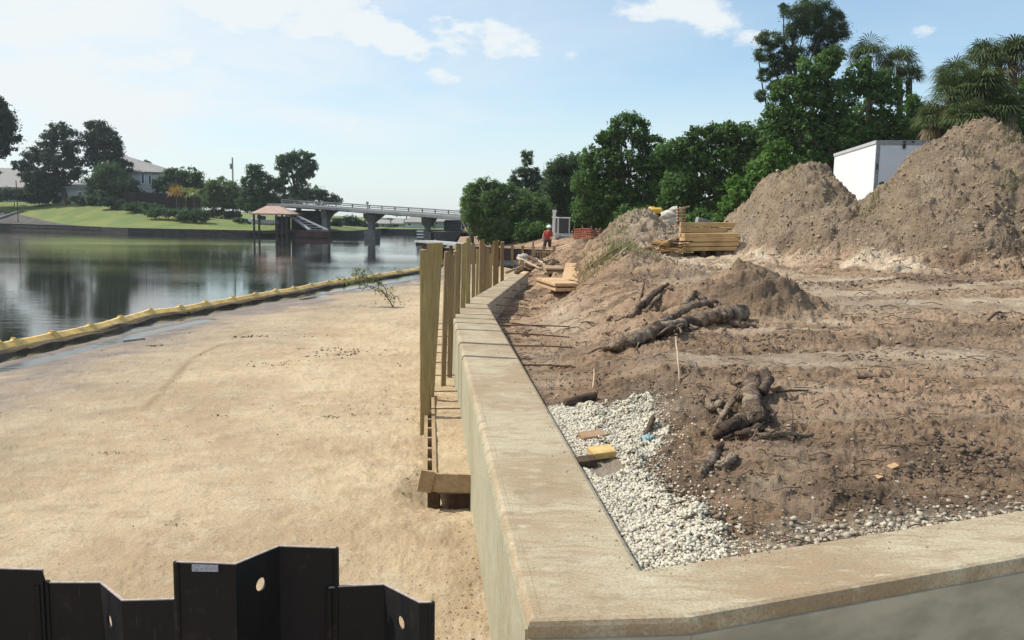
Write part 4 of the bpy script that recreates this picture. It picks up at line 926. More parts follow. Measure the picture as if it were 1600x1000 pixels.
def palm(name, label, px, py, d, crown_r, nf, base, mat, group=None, blades=15, deadn=0, trunk_r=.16, drp=.5, cat='palm tree'):
    c = AT(px, py, d); foot = np.array([AT(base[0], 340, d)[0], d, base[1]]); root = empty(name, foot, label, cat, group)
    rs = []
    for i in range(nf):
        el = math.asin(random.uniform(-.35, 1)); az = random.uniform(0, 6.28); fan_frond(rs, c, (math.cos(az) * math.cos(el), math.sin(az) * math.cos(el), math.sin(el)), crown_r * random.uniform(.8, 1.08), blades, crown_r * .019, None, drp)
    V = np.array([[tuple(p) for p in q] for q in rs]).reshape(-1, 3); np_mesh('frond_crown', V, np.arange(len(V)).reshape(-1, 4), mat, root)
    if deadn:
        rs = []
        for i in range(deadn):
            el = -random.uniform(.5, 1.3); az = random.uniform(0, 6.28); fan_frond(rs, (c[0], c[1], c[2] - .2), (math.cos(az) * math.cos(el), math.sin(az) * math.cos(el), math.sin(el)), crown_r * random.uniform(.7, .95), blades, crown_r * .018, None, .7)
        V = np.array([[tuple(p) for p in q] for q in rs]).reshape(-1, 3); np_mesh('dead_frond_skirt', V, np.arange(len(V)).reshape(-1, 4), LF['dead'], root)
    mb = MB(); pp = wiggle([foot - [0, 0, .3], (foot + c) / 2 + [.08, 0, 0], c], 5, .02); mb.tube(pp, trunk_r, 8, .08); mb.build('trunk', M_bark, root)
    return root

# ------------------------------------------------------------------ woodland on the right
GW = 'trees of the woodland behind the dirt mounds'
tree('willow_thicket', 'pale grey green willow thicket at the water end of the woodland', 'shrub', [(765, 322, 34, 36), (810, 318, 30, 26), (845, 330, 22, 34), (745, 345, 22, 26), (790, 345, 30, 34), (732, 322, 14, 30), (760, 292, 20, 16), (740, 296, 12, 12), (785, 296, 20, 16), (820, 352, 26, 30), (775, 372, 30, 14), (742, 300, 10, 14)], 58, (770, -.3), LF['willow'], .17, 1.0, .30, GW, aspect=.32)
tree('round_oak', 'dark round tree edge just over the canal beyond the willow thicket', 'tree', [(735, 312, 16, 30, 6), (728, 335, 10, 16, 6)], 64, (738, -.2), LF['oak'], .2, 1, .3, GW)
tree('pine_tree', 'pointed grey green pine standing above the willow thicket', 'tree', [(824, 246, 12, 14), (822, 270, 22, 16), (820, 295, 28, 18), (840, 285, 16, 18), (803, 285, 12, 12), (826, 320, 30, 18)], 66, (824, 0), LF['pine'], .16, .85, .28, GW, aspect=.25)
tree('slender_pine', 'slender loose pine squeezed between the pointed pine and the big oak', 'tree', [(875, 265, 22, 24), (895, 262, 18, 20), (860, 285, 16, 26), (868, 295, 26, 28), (885, 300, 22, 30), (872, 335, 24, 24)], 62, (874, 0), LF['pine'], .16, .9, .3, GW, aspect=.3)
tree('live_oak', 'large spreading oak with the high tufted top in the middle of the woodland', 'tree', [(982, 200, 34, 24), (960, 218, 24, 20), (945, 215, 16, 12), (1010, 225, 28, 20), (935, 248, 34, 24), (975, 255, 44, 34), (1025, 258, 36, 30), (918, 280, 34, 26), (960, 300, 46, 30), (1020, 300, 44, 30), (925, 322, 36, 24), (985, 330, 44, 22)], 54, (975, .2), LF['oak'], .19, 1.05, .27, GW, .28)
tree('low_oak', 'low light green tree in front of the large spreading oak, above the mini excavator', 'tree', [(922, 335, 24, 24), (942, 345, 22, 18), (905, 330, 16, 20), (925, 310, 20, 18)], 57, (918, .2), LF['bright'], .16, .9, .3, GW)
tree('live_oak', 'dark broad oak between the large spreading oak and the tall pine', 'tree', [(1095, 215, 30, 22), (1130, 208, 34, 20), (1165, 215, 30, 24), (1085, 245, 36, 26), (1130, 250, 46, 30), (1180, 250, 34, 34), (1080, 285, 42, 32), (1130, 295, 44, 34), (1090, 325, 40, 24), (1060, 290, 30, 50), (1050, 238, 26, 24), (1192, 205, 22, 22), (1070, 225, 18, 14), (1195, 215, 20, 20)], 50, (1115, .3), LF['oak'], .19, 1.1, .27, GW, .26)
tree('leafy_bush', 'bright green leafy bush beside the smaller dirt mound', 'shrub', [(1160, 300, 32, 32), (1140, 325, 24, 22), (1185, 275, 26, 26), (1205, 255, 26, 26), (1215, 235, 24, 20), (1175, 320, 26, 20), (1130, 342, 18, 12)], 40, (1160, .4), LF['bright'], .17, 1.1, .3, GW, .12)
tree('tall_pine', 'tallest tree, an open crowned pine with sky showing through its left branches', 'tree', [(1262, 20, 40, 28), (1290, 50, 36, 26), (1245, 48, 26, 22), (1305, 25, 16, 16), (1205, 62, 26, 16), (1198, 85, 22, 14), (1222, 105, 26, 16), (1195, 118, 15, 12), (1240, 85, 28, 18), (1288, 85, 30, 22), (1190, 150, 12, 10), (1215, 135, 18, 12), (1225, 12, 8, 8)], 46, (1262, .4), LF['pine'], .125, .95, .34, GW, .2, aspect=.24)
tree('live_oak', 'huge bright topped oak growing in front of the tallest pine', 'tree', [(1275, 115, 36, 32), (1300, 92, 20, 22), (1240, 145, 40, 30), (1295, 160, 44, 36), (1345, 120, 36, 28), (1375, 140, 38, 32), (1215, 180, 24, 26), (1250, 200, 46, 36), (1320, 215, 50, 36), (1385, 195, 42, 40), (1210, 225, 30, 30), (1260, 255, 48, 32), (1340, 262, 46, 28), (1400, 240, 34, 34), (1230, 290, 30, 24), (1290, 285, 30, 20)], 42, (1300, .4), LF['oak'], .17, 1.15, .25, GW, .35)
tree('live_oak', 'lower dark green oak filling the gap between the cabbage palms', 'tree', [(1440, 190, 32, 26), (1425, 165, 20, 18), (1430, 220, 34, 30), (1465, 215, 26, 26)], 43, (1435, .4), LF['bright'], .17, 1.1, .28, GW)
tree('live_oak', 'dark oak behind the large cabbage palm at the right edge', 'tree', [(1590, 170, 45, 46), (1570, 215, 48, 40), (1540, 180, 36, 40), (1640, 200, 40, 60), (1620, 130, 30, 20), (1600, 235, 40, 24), (1680, 180, 50, 60)], 42, (1590, .4), LF['oak'], .18, 1.2, .28, GW)
for (px, py, r_, lab) in [(1357, 88, 1.25, 'cabbage palm top poking over the left side of the huge oak'), (1405, 105, 1.3, 'cabbage palm top with drooping fans at the right side of the huge oak'), (1420, 125, 1.0, 'small cabbage palm head just below the drooping fans')]:
    palm('cabbage_palm', lab, px, py, 44.5, r_ * 1.15, 34, (px, .4), LF['palm'], 'cabbage palms of the woodland')
for (px, py, r_, d_, nf_, dn_, lab) in [(1532, 138, 1.25, 33.5, 60, 22, 'largest cabbage palm head right behind the peak of the big mound'), (1487, 150, 1.2, 34, 56, 20, 'full cabbage palm head left of the largest one'), (1458, 186, 1.1, 34.5, 48, 18, 'lowest left cabbage palm head above the trailer doors'),
    (1508, 186, 1.2, 33, 54, 24, 'drooping cabbage palm head directly over the left flank of the big mound'), (1560, 175, 1.15, 33, 48, 20, 'cabbage palm head over the right flank of the big mound')]:
    palm('cabbage_palm', lab, px, py, d_, r_, nf_, (px, .4), LF['palm'], 'cabbage palms of the woodland', 16, dn_, .18, .42)
for (px, py, r_, d_, lab) in [(1535, 92, 1.1, 36, 'high cabbage palm head rising above the largest palm'), (1582, 88, 1.25, 37, 'high cabbage palm head near the right edge'), (1560, 96, 1.0, 38, 'small palm head between the two high heads'), (1492, 122, 1.1, 35, 'palm head on the left shoulder of the largest palm'), (1608, 80, 1.2, 37, 'palm head cut by the right edge of the picture'), (1552, 150, 1.4, 34.5, 'palm head on the right shoulder of the largest palm')]:
    palm('cabbage_palm', lab, px, py, d_, r_, 50, (px, .4), LF['palm'], 'cabbage palms of the woodland', 14, 8)
und = [(1010, 335, 50, 22, 50), (1080, 340, 40, 18, 47), (905, 348, 30, 14, 58), (835, 362, 30, 20, 56), (1420, 275, 40, 22, 41), (1330, 285, 40, 20, 40), (1270, 300, 30, 22, 38), (1480, 255, 30, 24, 39)]
ul = ['low dark undergrowth behind the yellow machine', 'low undergrowth behind the lumber stacks', 'low undergrowth behind the mini excavator', 'green undergrowth left of the crouching worker', 'undergrowth behind the trailer doors', 'undergrowth above the trailer roof', 'undergrowth between the smaller mound and the trailer', 'undergrowth at the foot of the largest palm']
for (px, py, rx, ry, d_), lab in zip(und, ul):
    tree('undergrowth_shrub', lab, 'shrub', [(px, py, rx, ry), (px - rx * .5, py + 6, rx * .6, ry * .7), (px + rx * .5, py + 4, rx * .6, ry * .8)], d_, (px, 0), LF['oak' if d_ > 40 else 'bright'], .17, 1.2, .33, 'undergrowth shrubs of the woodland', .06)
# second line of dark trees closing the gaps behind
for (px, py, rx, ry, lab) in [(860, 320, 30, 50, 'farther dark tree behind the slender pine'), (1050, 290, 40, 60, 'farther dark tree between the two big oaks'), (1170, 270, 50, 70, 'farther dark tree behind the bright bush'), (1300, 230, 90, 80, 'farther dark tree behind the huge oak'), (1420, 245, 60, 60, 'farther dark tree behind the trailer'), (960, 310, 60, 50, 'farther dark tree behind the large spreading oak'), (1560, 230, 90, 60, 'farther dark tree behind the right hand palms'), (800, 345, 40, 34, 'farther dark tree behind the willow thicket'), (898, 278, 40, 46, 'farther dark tree between the slender pine and the large spreading oak'), (1050, 250, 34, 40, 'taller farther tree between the two big oaks'), (1190, 220, 34, 36, 'farther tree left of the huge oak'), (760, 330, 26, 34, 'farther dark tree at the water end of the thicket')]:
    tree('woodland_tree', lab, 'tree', [(px, py, rx, ry), (px, py + ry * .5, rx * 1.1, ry * .7), (px - rx * .4, py + ry * .5, rx * .7, ry * .7), (px + rx * .4, py + ry * .5, rx * .7, ry * .7)], 68, (px, 0), LF['oak'], .34, .9, .3, GW, .2)

# ------------------------------------------------------------------ far bank, left
GF = 'trees on the far bank'
FT = lambda lab, blobs, d, base, m='far', leaf=.34, **k: tree(k.pop('name', 'broadleaf_tree'), lab, k.pop('cat', 'tree'), blobs, d, base, LF[m], leaf, k.pop('dens', 1.0), k.pop('clump', .3), GF, k.pop('tr', .3), **k)
zb = lambda px, d: bz(AT(px, 340, d)[0], d)
bzv = lambda x, y: np.array([bz(float(a), float(b)) for a, b in zip(x, y)])
BH = lambda px, py: HIT(px, py, bzv, 112, 165)
FT('dark tree crown cut by the left edge of the picture', [(5, 190, 24, 24), (-20, 200, 40, 45), (14, 215, 20, 22), (2, 235, 14, 14), (-30, 160, 40, 20), (-2, 165, 6, 4), (-6, 270, 8, 8)], 118, (-45, 2.5), 'fardark', .34)
FT('broad dark tree with low spreading branches over the pale house wall', [(90, 205, 22, 16), (108, 222, 22, 22), (75, 222, 18, 16), (60, 245, 28, 18), (95, 250, 30, 22), (32, 258, 16, 10), (70, 272, 30, 16), (118, 262, 20, 18), (62, 298, 22, 22), (48, 275, 22, 16), (100, 275, 24, 14), (70, 295, 30, 20), (55, 308, 22, 12), (84, 285, 26, 18)], 150, (108, zb(108, 150)), 'fardark', .36, tr=.42)
FT('tall dark tree with the highest dome, right of the broad one', [(150, 198, 18, 14), (165, 215, 22, 20), (140, 220, 18, 18), (160, 240, 28, 18), (180, 235, 14, 22), (196, 262, 12, 14), (140, 250, 18, 14), (185, 268, 22, 22)], 151, (165, zb(165, 151)), 'fardark', .36)
FT('olive bushy tree in front of the tall dark domed tree', [(170, 272, 30, 22), (150, 290, 22, 20), (185, 295, 28, 26), (165, 308, 32, 16), (205, 300, 14, 28), (150, 315, 20, 10), (190, 314, 24, 10)], 147, (172, zb(172, 147)), 'far', .34)
FT('small round tree top peeping over the white house roof', [(228, 258, 10, 8), (222, 262, 8, 8)], 175, (228, 4), 'far', .4)
FT('rounded tree group right of the white house', [(275, 272, 20, 14), (298, 280, 26, 20), (250, 290, 16, 14), (310, 300, 20, 16), (260, 280, 14, 14), (312, 292, 14, 18), (280, 295, 26, 14)], 150, (285, 3), 'far', .36)
FT('light green leafy tree below the utility pole', [(345, 292, 24, 18), (330, 300, 16, 20), (335, 314, 24, 14), (370, 312, 18, 16), (365, 300, 16, 18), (355, 316, 20, 10)], 146, (348, 2.6), 'farlight', .34)
FT('upright tree left of the tall umbrella tree', [(398, 268, 16, 14), (408, 280, 18, 16), (388, 285, 14, 14), (400, 300, 24, 18), (385, 312, 16, 12), (418, 305, 16, 20), (425, 290, 14, 16), (395, 318, 30, 12)], 142, (400, 2.2), 'far', .34)
FT('tall umbrella shaped tree beside the bridge end', [(452, 248, 22, 12), (470, 245, 24, 12), (485, 258, 16, 14), (440, 260, 14, 12), (462, 265, 24, 14), (478, 272, 14, 8), (445, 278, 12, 12), (470, 292, 12, 22), (437, 290, 10, 16), (452, 305, 18, 16), (460, 312, 26, 12), (420, 315, 20, 10)], 142, (468, 2.2), 'far', .33, tr=.4)
FT('low round trees sloping down behind the bridge deck', [(490, 300, 20, 16), (510, 308, 18, 12), (525, 314, 12, 8), (475, 308, 20, 12)], 150, (495, 2), 'far', .35)
for (px, py, rx, ry, lab, m) in [(22, 303, 46, 10, 'clipped dark hedge below the far left house', 'fardark'), (225, 324, 34, 9, 'low bluish bushes at the foot of the dark fence', 'far'), (262, 333, 34, 10, 'rounded low bush row in the middle of the lawn edge', 'far'), (302, 336, 26, 12, 'dense low bush at the corner of the dark fence', 'far'), (350, 334, 30, 8, 'dark hedge running down the lawn to the boathouse', 'far'), (378, 345, 14, 5, 'hedge end nearest to the boathouse', 'far'), (130, 313, 20, 8, 'small shrub under the broad dark tree', 'far'), (62, 308, 34, 12, 'dark bushy clump at the left foot of the broad dark tree', 'fardark'), (322, 317, 22, 12, 'green bushes at the right end of the dark fence', 'far'), (372, 320, 26, 12, 'bushes under the upright tree beside the lawn', 'far'), (-25, 306, 40, 10, 'dark hedge end cut by the left edge of the picture', 'fardark'), (175, 318, 22, 9, 'dark bushes under the olive tree beside the fence', 'fardark'), (205, 318, 18, 8, 'dark shrub under the olive tree', 'fardark'), (430, 312, 30, 12, 'mid green bushes behind the boathouse roof', 'far'), (395, 322, 22, 10, 'bushes left of the boathouse roof', 'far')]:
    d_ = BH(px, min(py + ry, 356))[1]; d_ = float(np.clip(d_, 120, 150))
    tree('hedge_shrub', lab, 'shrub', [(px, py, rx * .6, ry), (px - rx * .6, py - 1, rx * .5, ry * .9), (px + rx * .6, py + 1, rx * .5, ry * .9)], d_, (px, zb(px, d_)), LF[m], .28, 1.1, .4, 'hedges and bushes on the far lawn', .06, limbs=False)
palm('ornamental_palm', 'orange leaved ornamental palm above the dark fence', 276, 301, 137, 1.9, 22, (276, 2.6), LF['orange'], None, 7, 0, .15, .6)
palm('ornamental_palm', 'yellow green ornamental palm at the right end of the dark fence', 303, 303, 137, 1.8, 22, (303, 2.4), LF['lime'], None, 7, 0, .15, .6)
palm('ornamental_palm', 'small dull orange palm between the two bright ones', 290, 298, 138, 1.5, 16, (290, 2.5), LF['lime'], None, 7, 0, .15, .6)

# boughs for white house, grey roofed house
def house(name, label, px0, px1, py_eave, py_ridge, py_base, d, depth, wallm, roofm, wins, ridge0=.0, ridge1=1.0, hip=True, garage=None):
    a, b = AT(px0, py_base, d), AT(px1, py_base, d); e = AT((px0 + px1) / 2, py_eave, d)[2]; r = AT((px0 + px1) / 2, py_ridge, d + depth / 2)[2]; z0 = min(a[2], b[2]) - 3.5
    root = empty(name, ((a[0] + b[0]) / 2, d, z0), label, 'house')
    mb = MB(); mb.box(((a[0] + b[0]) / 2, d + depth / 2, (z0 + e) / 2), (b[0] - a[0], depth, e - z0)); mb.build('wall', wallm, root)
    o = .5; x0, x1 = a[0] - o, b[0] + o; y0_, y1_ = d - o, d + depth + o; W_ = x1 - x0; i0 = x0 + W_ * ridge0; i1 = x0 + W_ * ridge1; ym = d + depth / 2
    mb = MB(); mb.add([(x0, y0_, e), (x1, y0_, e), (x1, y1_, e), (x0, y1_, e), (i0, ym, r), (i1, ym, r), (x0, y0_, e - .2), (x1, y0_, e - .2), (x1, y1_, e - .2), (x0, y1_, e - .2)],
           [(0, 1, 5, 4), (1, 2, 5), (2, 3, 4, 5), (3, 0, 4), (6, 9, 8, 7), (0, 6, 7, 1), (1, 7, 8, 2), (2, 8, 9, 3), (3, 9, 6, 0)]); mb.build('roof', roofm, root)
    for (wx0, wy0, wx1, wy1) in wins:
        p, q = AT(wx0, wy0, d - .04), AT(wx1, wy1, d - .04); mb = MB(); mb.box(((p[0] + q[0]) / 2, d - .04, (p[2] + q[2]) / 2), (q[0] - p[0] + .24, .1, abs(q[2] - p[2]) + .24)); w_ = mb.build('window', M_white, root)
        mb = MB(); mb.box(((p[0] + q[0]) / 2, d - .1, (p[2] + q[2]) / 2), (q[0] - p[0], .06, abs(q[2] - p[2]))); mb.build('pane', M_glass, w_)
    return root
house('two_storey_house', 'white two storey house with a sloping grey roof behind the dark fence', 150, 251, 268, 244, 312, 152, 14, M_siding, M_roofgrey, [(222, 272, 225, 286), (233, 274, 236, 287), (160, 274, 166, 284)], .1, .25)
house('low_house', 'pale single storey house hidden behind the broad dark tree', 84, 150, 292, 284, 320, 150, 9, M_sidingdark, M_roofgrey, [(96, 300, 101, 308), (122, 300, 128, 308)])
house('bungalow', 'grey roofed house at the far left behind the clipped hedge', -60, 42, 292, 262, 312, 156, 16, M_siding, M_roofgrey, [(5, 295, 12, 302), (25, 295, 30, 302)], .2, .85)
# dark fence
fr = empty('privacy_fence', (AT(255, 325, 139)[0], 139, 1.5), 'dark brown wooden privacy fence below the white house', 'fence')
mb = MB()
for i in range(46):
    px = 196 + i * 2.55; t_ = AT(px, 299 + i * .13, 139 + i * .02); b_ = AT(px, 327, 139 + i * .02); mb.box((t_[0], t_[1], (t_[2] + b_[2]) / 2 - .4), (.25, .05, t_[2] - b_[2] + .8 + rng.uniform(-.05, .05)))
mb.build('boards', M_fence, fr)
for i in range(9):
    px = 198 + i * 14; t_ = AT(px, 298 + i * .7, 138.9); mb = MB(); mb.box((t_[0], t_[1], t_[2] - 1.6), (.14, .14, 3.4)); mb.build('post', M_fence, fr)
# utility pole
c = AT(363, 246, 165); up_ = empty('utility_pole', (c[0], 165, 2), 'tall thin grey utility pole rising over the light green tree', 'utility pole')
mb = MB(); mb.tube([(c[0], 165, 1), (c[0], 165, c[2])], [.2, .15], 8); mb.build('pole', M_steelgrey, up_)
mb = MB(); mb.tube([(c[0] - .35, 165, c[2] - 2.2), (c[0] - .35, 165, c[2] - 1.2)], .22, 8); mb.build('transformer', M_steelgrey, up_)
# flag pole by the ramp
c = AT(25, 282, 128); mb = MB(); mb.tube([(c[0], 128, 0), (c[0], 128, c[2])], .06, 6); o = mb.build('garden_pole', M_darkwood); tag(o, 'thin dark upright pole on the lawn near the left edge', 'pole')
# concrete boat ramp with its grey revetment
mb = MB()
rx_ = [x for x in np.linspace(-150, -62, 40)]; V = []; 
for x in rx_:
    yb_ = float(np.interp(x, bx[bx < -25.4], by[bx < -25.4])); st_ = float(np.interp(x, [-150, -90, -80, -68], [8, 7, 4, .3]))
    for s_ in np.linspace(-.4, st_, 8): V.append((x, yb_ + s_, float(bank_z(np.array(max(s_, 0)), np.array(x))) + .10))
ii = np.arange(40 * 8).reshape(40, 8); Q = np.stack([ii[:-1, :-1], ii[1:, :-1], ii[1:, 1:], ii[:-1, 1:]], -1).reshape(-1, 4); n0 = len(V); V = V + [(a_, b_, c_ - .5) for a_, b_, c_ in V]
o = np_mesh('revetment', V, np.vstack([Q, Q[:, ::-1] + n0]), simple('dark_revetment', (.055, .05, .048), (.11, .098, .088), .5, .9, .2)); tag(o, 'grey paved bank slope below the lawn at the left edge', 'revetment')
a, b = BH(-10, 346), BH(36, 330); mb = MB(); mb.beam((a[0], a[1], a[2] + .2), (b[0], b[1], b[2] + .2), .35, .3); o = mb.build('ramp_kerb', M_pierc); tag(o, 'pale slanting concrete kerb on the grey paved bank', 'kerb')

# ------------------------------------------------------------------ boathouse
BD = 118.0
bh = empty('boathouse', (AT(425, 360, BD)[0], BD, WATER), 'open boathouse with a tan hipped roof standing at the far bank', 'boathouse')
e0, e1, rg0, rg1 = AT(392, 333, BD), AT(457, 335, BD), AT(416, 321.5, BD + 3), AT(436, 322, BD + 3); ez = e0[2]; dpt = 6.0
mb = MB(); x0, x1 = e0[0], e1[0]
mb.add([(x0, BD - .2, ez), (x1, BD - .2, ez), (x1, BD + dpt, ez), (x0, BD + dpt, ez), (rg0[0], BD + 3, rg0[2]), (rg1[0], BD + 3, rg0[2]), (x0, BD - .2, ez - .18), (x1, BD - .2, ez - .18), (x1, BD + dpt, ez - .18), (x0, BD + dpt, ez - .18)], [(0, 1, 5, 4), (1, 2, 5), (2, 3, 4, 5), (3, 0, 4), (6, 9, 8, 7), (0, 6, 7, 1), (1, 7, 8, 2), (2, 8, 9, 3), (3, 9, 6, 0)])
mb.build('roof', M_rooftan, bh)
for px in (397, 405, 432, 441, 448):
    for dy in (.3, 5.4):
        c = AT(px, 350, BD + dy); mb = MB(); mb.box((c[0], c[1], (ez - .15 - 2.0) / 2), (.24, .24, ez - .15 + 2.0)); mb.build('post', M_bulk, bh)
mb = MB(); c = AT(425, 362, BD + 3); mb.box((c[0], BD + 3.4, -.65), (6.4, 6.0, .35)); mb.build('dock', M_bulk, bh)
mb = MB(); c = AT(442, 345, BD + 3); mb.box((c[0], BD + 3, .55), (1.6, 2.4, 2.2)); mb.build('storage_wall', M_fence, bh)
bt = empty('motor_boat', (AT(413, 352, BD + 1)[0], BD + 2, -.1), 'white motor boat raised under the boathouse roof', 'boat')
c = AT(411, 352, BD + 1.2); mb = MB(); secs = []
for i, (t_, w_, h_, k_) in enumerate([(0, .05, .95, .55), (.15, .55, .9, .25), (.4, .9, .8, .05), (.75, .98, .75, 0), (1, .95, .75, .05)]):
    x = c[0] - 2.1 + 4.2 * t_; secs.append([(x, c[1] - w_, c[2] + h_), (x, c[1] - w_ * .6, c[2] + .25 + k_), (x, c[1], c[2] + k_), (x, c[1] + w_ * .6, c[2] + .25 + k_), (x, c[1] + w_, c[2] + h_)])
vs = [p for s_ in secs for p in s_]; fs = [(i * 5 + j, i * 5 + j + 1, (i + 1) * 5 + j + 1, (i + 1) * 5 + j) for i in range(4) for j in range(4)] + [tuple(range(20, 25))] + [(i * 5 + 4, i * 5, (i + 1) * 5, (i + 1) * 5 + 4) for i in range(4)]
mb.add(vs, fs); mb.build('hull', M_white, bt)
mb = MB(); mb.box((c[0] - .2, c[1], c[2] + 1.1), (.9, 1.2, .5), ry=.2); mb.build('windscreen', M_glass, bt)
a, b = AT(452, 336, BD + 3), AT(484, 359, BD + 1); mb = MB(); mb.beam((a[0], a[1], a[2]), (b[0], b[1], b[2]), .5, .2); mb.beam((a[0] + .9, a[1], a[2]), (b[0] + 2.6, b[1], b[2]), .25, .2)
for k in range(7):
    t_ = k / 6; p = a * (1 - t_) + b * t_; mb.beam((p[0], p[1], p[2] + .02), (p[0] + .9 + 1.7 * t_, p[1], p[2] + .02), .12, .08)
o = mb.build('gangway', M_rail); tag(o, 'pale slanting gangway going down beside the boathouse', 'gangway')
a, b = AT(462, 364, 117), AT(516, 364, 117); mb = MB(); mb.box(((a[0] + b[0]) / 2, 117.5, -.75), (b[0] - a[0], 1.5, .8)); o = mb.build('floating_dock', simple('maroon_dock', (.07, .03, .03), (.10, .05, .045), 1, .9, .1)); tag(o, 'low dark red dock between the boathouse and the bridge', 'dock')

# ------------------------------------------------------------------ bridge
br = empty('road_bridge', (AT(577, 372, 117)[0], 117, WATER), 'long grey concrete road bridge crossing the canal in the distance', 'bridge')
tp = [(440, 318, 124), (500, 321.5, 121), (577, 327, 117), (660, 332.5, 110.5), (722, 337, 106), (800, 343, 100)]
T = [AT(*p) for p in tp]
def strip(off_top, hh, yoff, w, name, m):
    mb = MB()
    for p, q in zip(T[:-1], T[1:]): mb.beam((p[0], p[1] + yoff, p[2] + off_top - hh / 2), (q[0], q[1] + yoff, q[2] + off_top - hh / 2), w, hh)
    return mb.build(name, m, br)
strip(0.0, .34, 5, 10.4, 'deck', M_bridge)
strip(-.35, .25, 2, .5, 'girder', M_bridge); strip(-.35, .25, 5, .5, 'girder', M_bridge); strip(-.35, .25, 8, .5, 'girder', M_bridge)
for yo in (0.0, 9.8):
    strip(.62, .1, yo, .14, 'top_rail', M_bridge); strip(.36, .08, yo, .12, 'middle_rail', M_bridge); strip(.10, .12, yo, .3, 'kerb', M_bridge)
cumT = []
for p, q in zip(T[:-1], T[1:]):
    L_ = np.linalg.norm(q - p); k = int(L_ / 2.2)
    for i in range(k): cumT.append(p + (q - p) * i / k)
for p in cumT:
    mb = MB(); mb.box((p[0], p[1], p[2] + .3), (.16, .16, .62)); mb.build('rail_post', M_bridge, br)
for (px, dpx, wpx, wtop, basepx, bw) in [(577, 117, 8, 20, 345, 17), (505, 121, 8, 9, 345, 9), (666, 110.5, 7, 16, 348, 14)]:
    c = AT(px, 340, dpx); x = c[0]; zt = float(np.interp(x, [t_[0] for t_ in T], [t_[2] for t_ in T])) - .58; m = dpx / F
    pier = empty_pier = None
    mb = MB(); w2, wt = wpx * m / 2, wtop * m / 2
    vs = []; 
    for (z, w_, y0_, y1_) in [(-2, w2, .8, 3), (zt - 1.3, w2, .8, 3), (zt - .55, wt, .3, 5.6), (zt, wt, .2, 9.6)]: vs += [(x - w_, dpx + y0_, z), (x + w_, dpx + y0_, z), (x + w_, dpx + y1_, z), (x - w_, dpx + y1_, z)]
    fs = [(4 * i + a, 4 * i + (a + 1) % 4, 4 * i + 4 + (a + 1) % 4, 4 * i + 4 + a) for i in range(3) for a in range(4)] + [(3, 2, 1, 0), (12, 13, 14, 15)]
    mb.add(vs, fs); p_ = mb.build('pier', M_bridge, br)
    mb = MB(); hb = .9; mb.box((x, dpx + 2.5, -1.3 + hb - .5), (bw * m, 4.6, hb * 2 - .2)); mb.build('pile_cap', M_bridge, p_)
# dark abutment on the near end of the far bank
a, b = AT(455, 345, 125), AT(502, 345, 125); mb = MB(); mb.box(((a[0] + b[0]) / 2, 128, .6), (b[0] - a[0], 6, 4.0)); mb.build('abutment', M_bulk, br)
# light post on the bridge
c = AT(574, 317, 117); mb = MB(); mb.tube([(c[0], 117, T[2][2]), (c[0], 117, c[2])], .08, 6); mb.box((c[0], 117, c[2]), (.3, .3, .35)); mb.build('lamp_post', M_steelgrey, br)
# striped marker and fender beside the right pier
mk = empty('channel_marker', (AT(657, 376, 100)[0], 100, WATER), 'black and white striped channel marker beside the right bridge pier', 'channel marker')
for i in range(6):
    t_ = AT(656.5, 361.5 + i * 2.3, 100); mb = MB(); mb.box((t_[0], 100, t_[2]), (.78, .5, .172)); mb.build('band', M_white if i % 2 == 0 else M_black, mk)
mb = MB(); t_ = AT(657, 377, 100); mb.box((t_[0], 100.1, -1.25), (1.1, .7, .7)); mb.build('base', M_darkwood, mk)
# grey barge-like hull seen under the right span
a, b = AT(676, 350, 118), AT(716, 350, 118); bo = empty('moored_barge', ((a[0] + b[0]) / 2, 120, WATER), 'dark grey moored barge under the right span of the bridge', 'barge')
mb = MB(); x0, x1 = a[0], b[0] + 3; mb.add([(x0 + .8, 118, -1.6), (x1, 118, -1.6), (x1, 123, -1.6), (x0 + .8, 123, -1.6), (x0 - .3, 117.8, -.1), (x1, 117.8, -.1), (x1, 123.2, -.1), (x0 - .3, 123.2, -.1)], [(3, 2, 1, 0), (4, 5, 6, 7), (0, 1, 5, 4), (1, 2, 6, 5), (2, 3, 7, 6), (3, 0, 4, 7)]); mb.build('hull', M_steelgrey, bo)
mb = MB(); mb.box(((x0 + x1) / 2 + .5, 120.5, .75), (x1 - x0 - 2, 3.5, 1.6), bev=.2); mb.build('cabin', M_trim, bo)
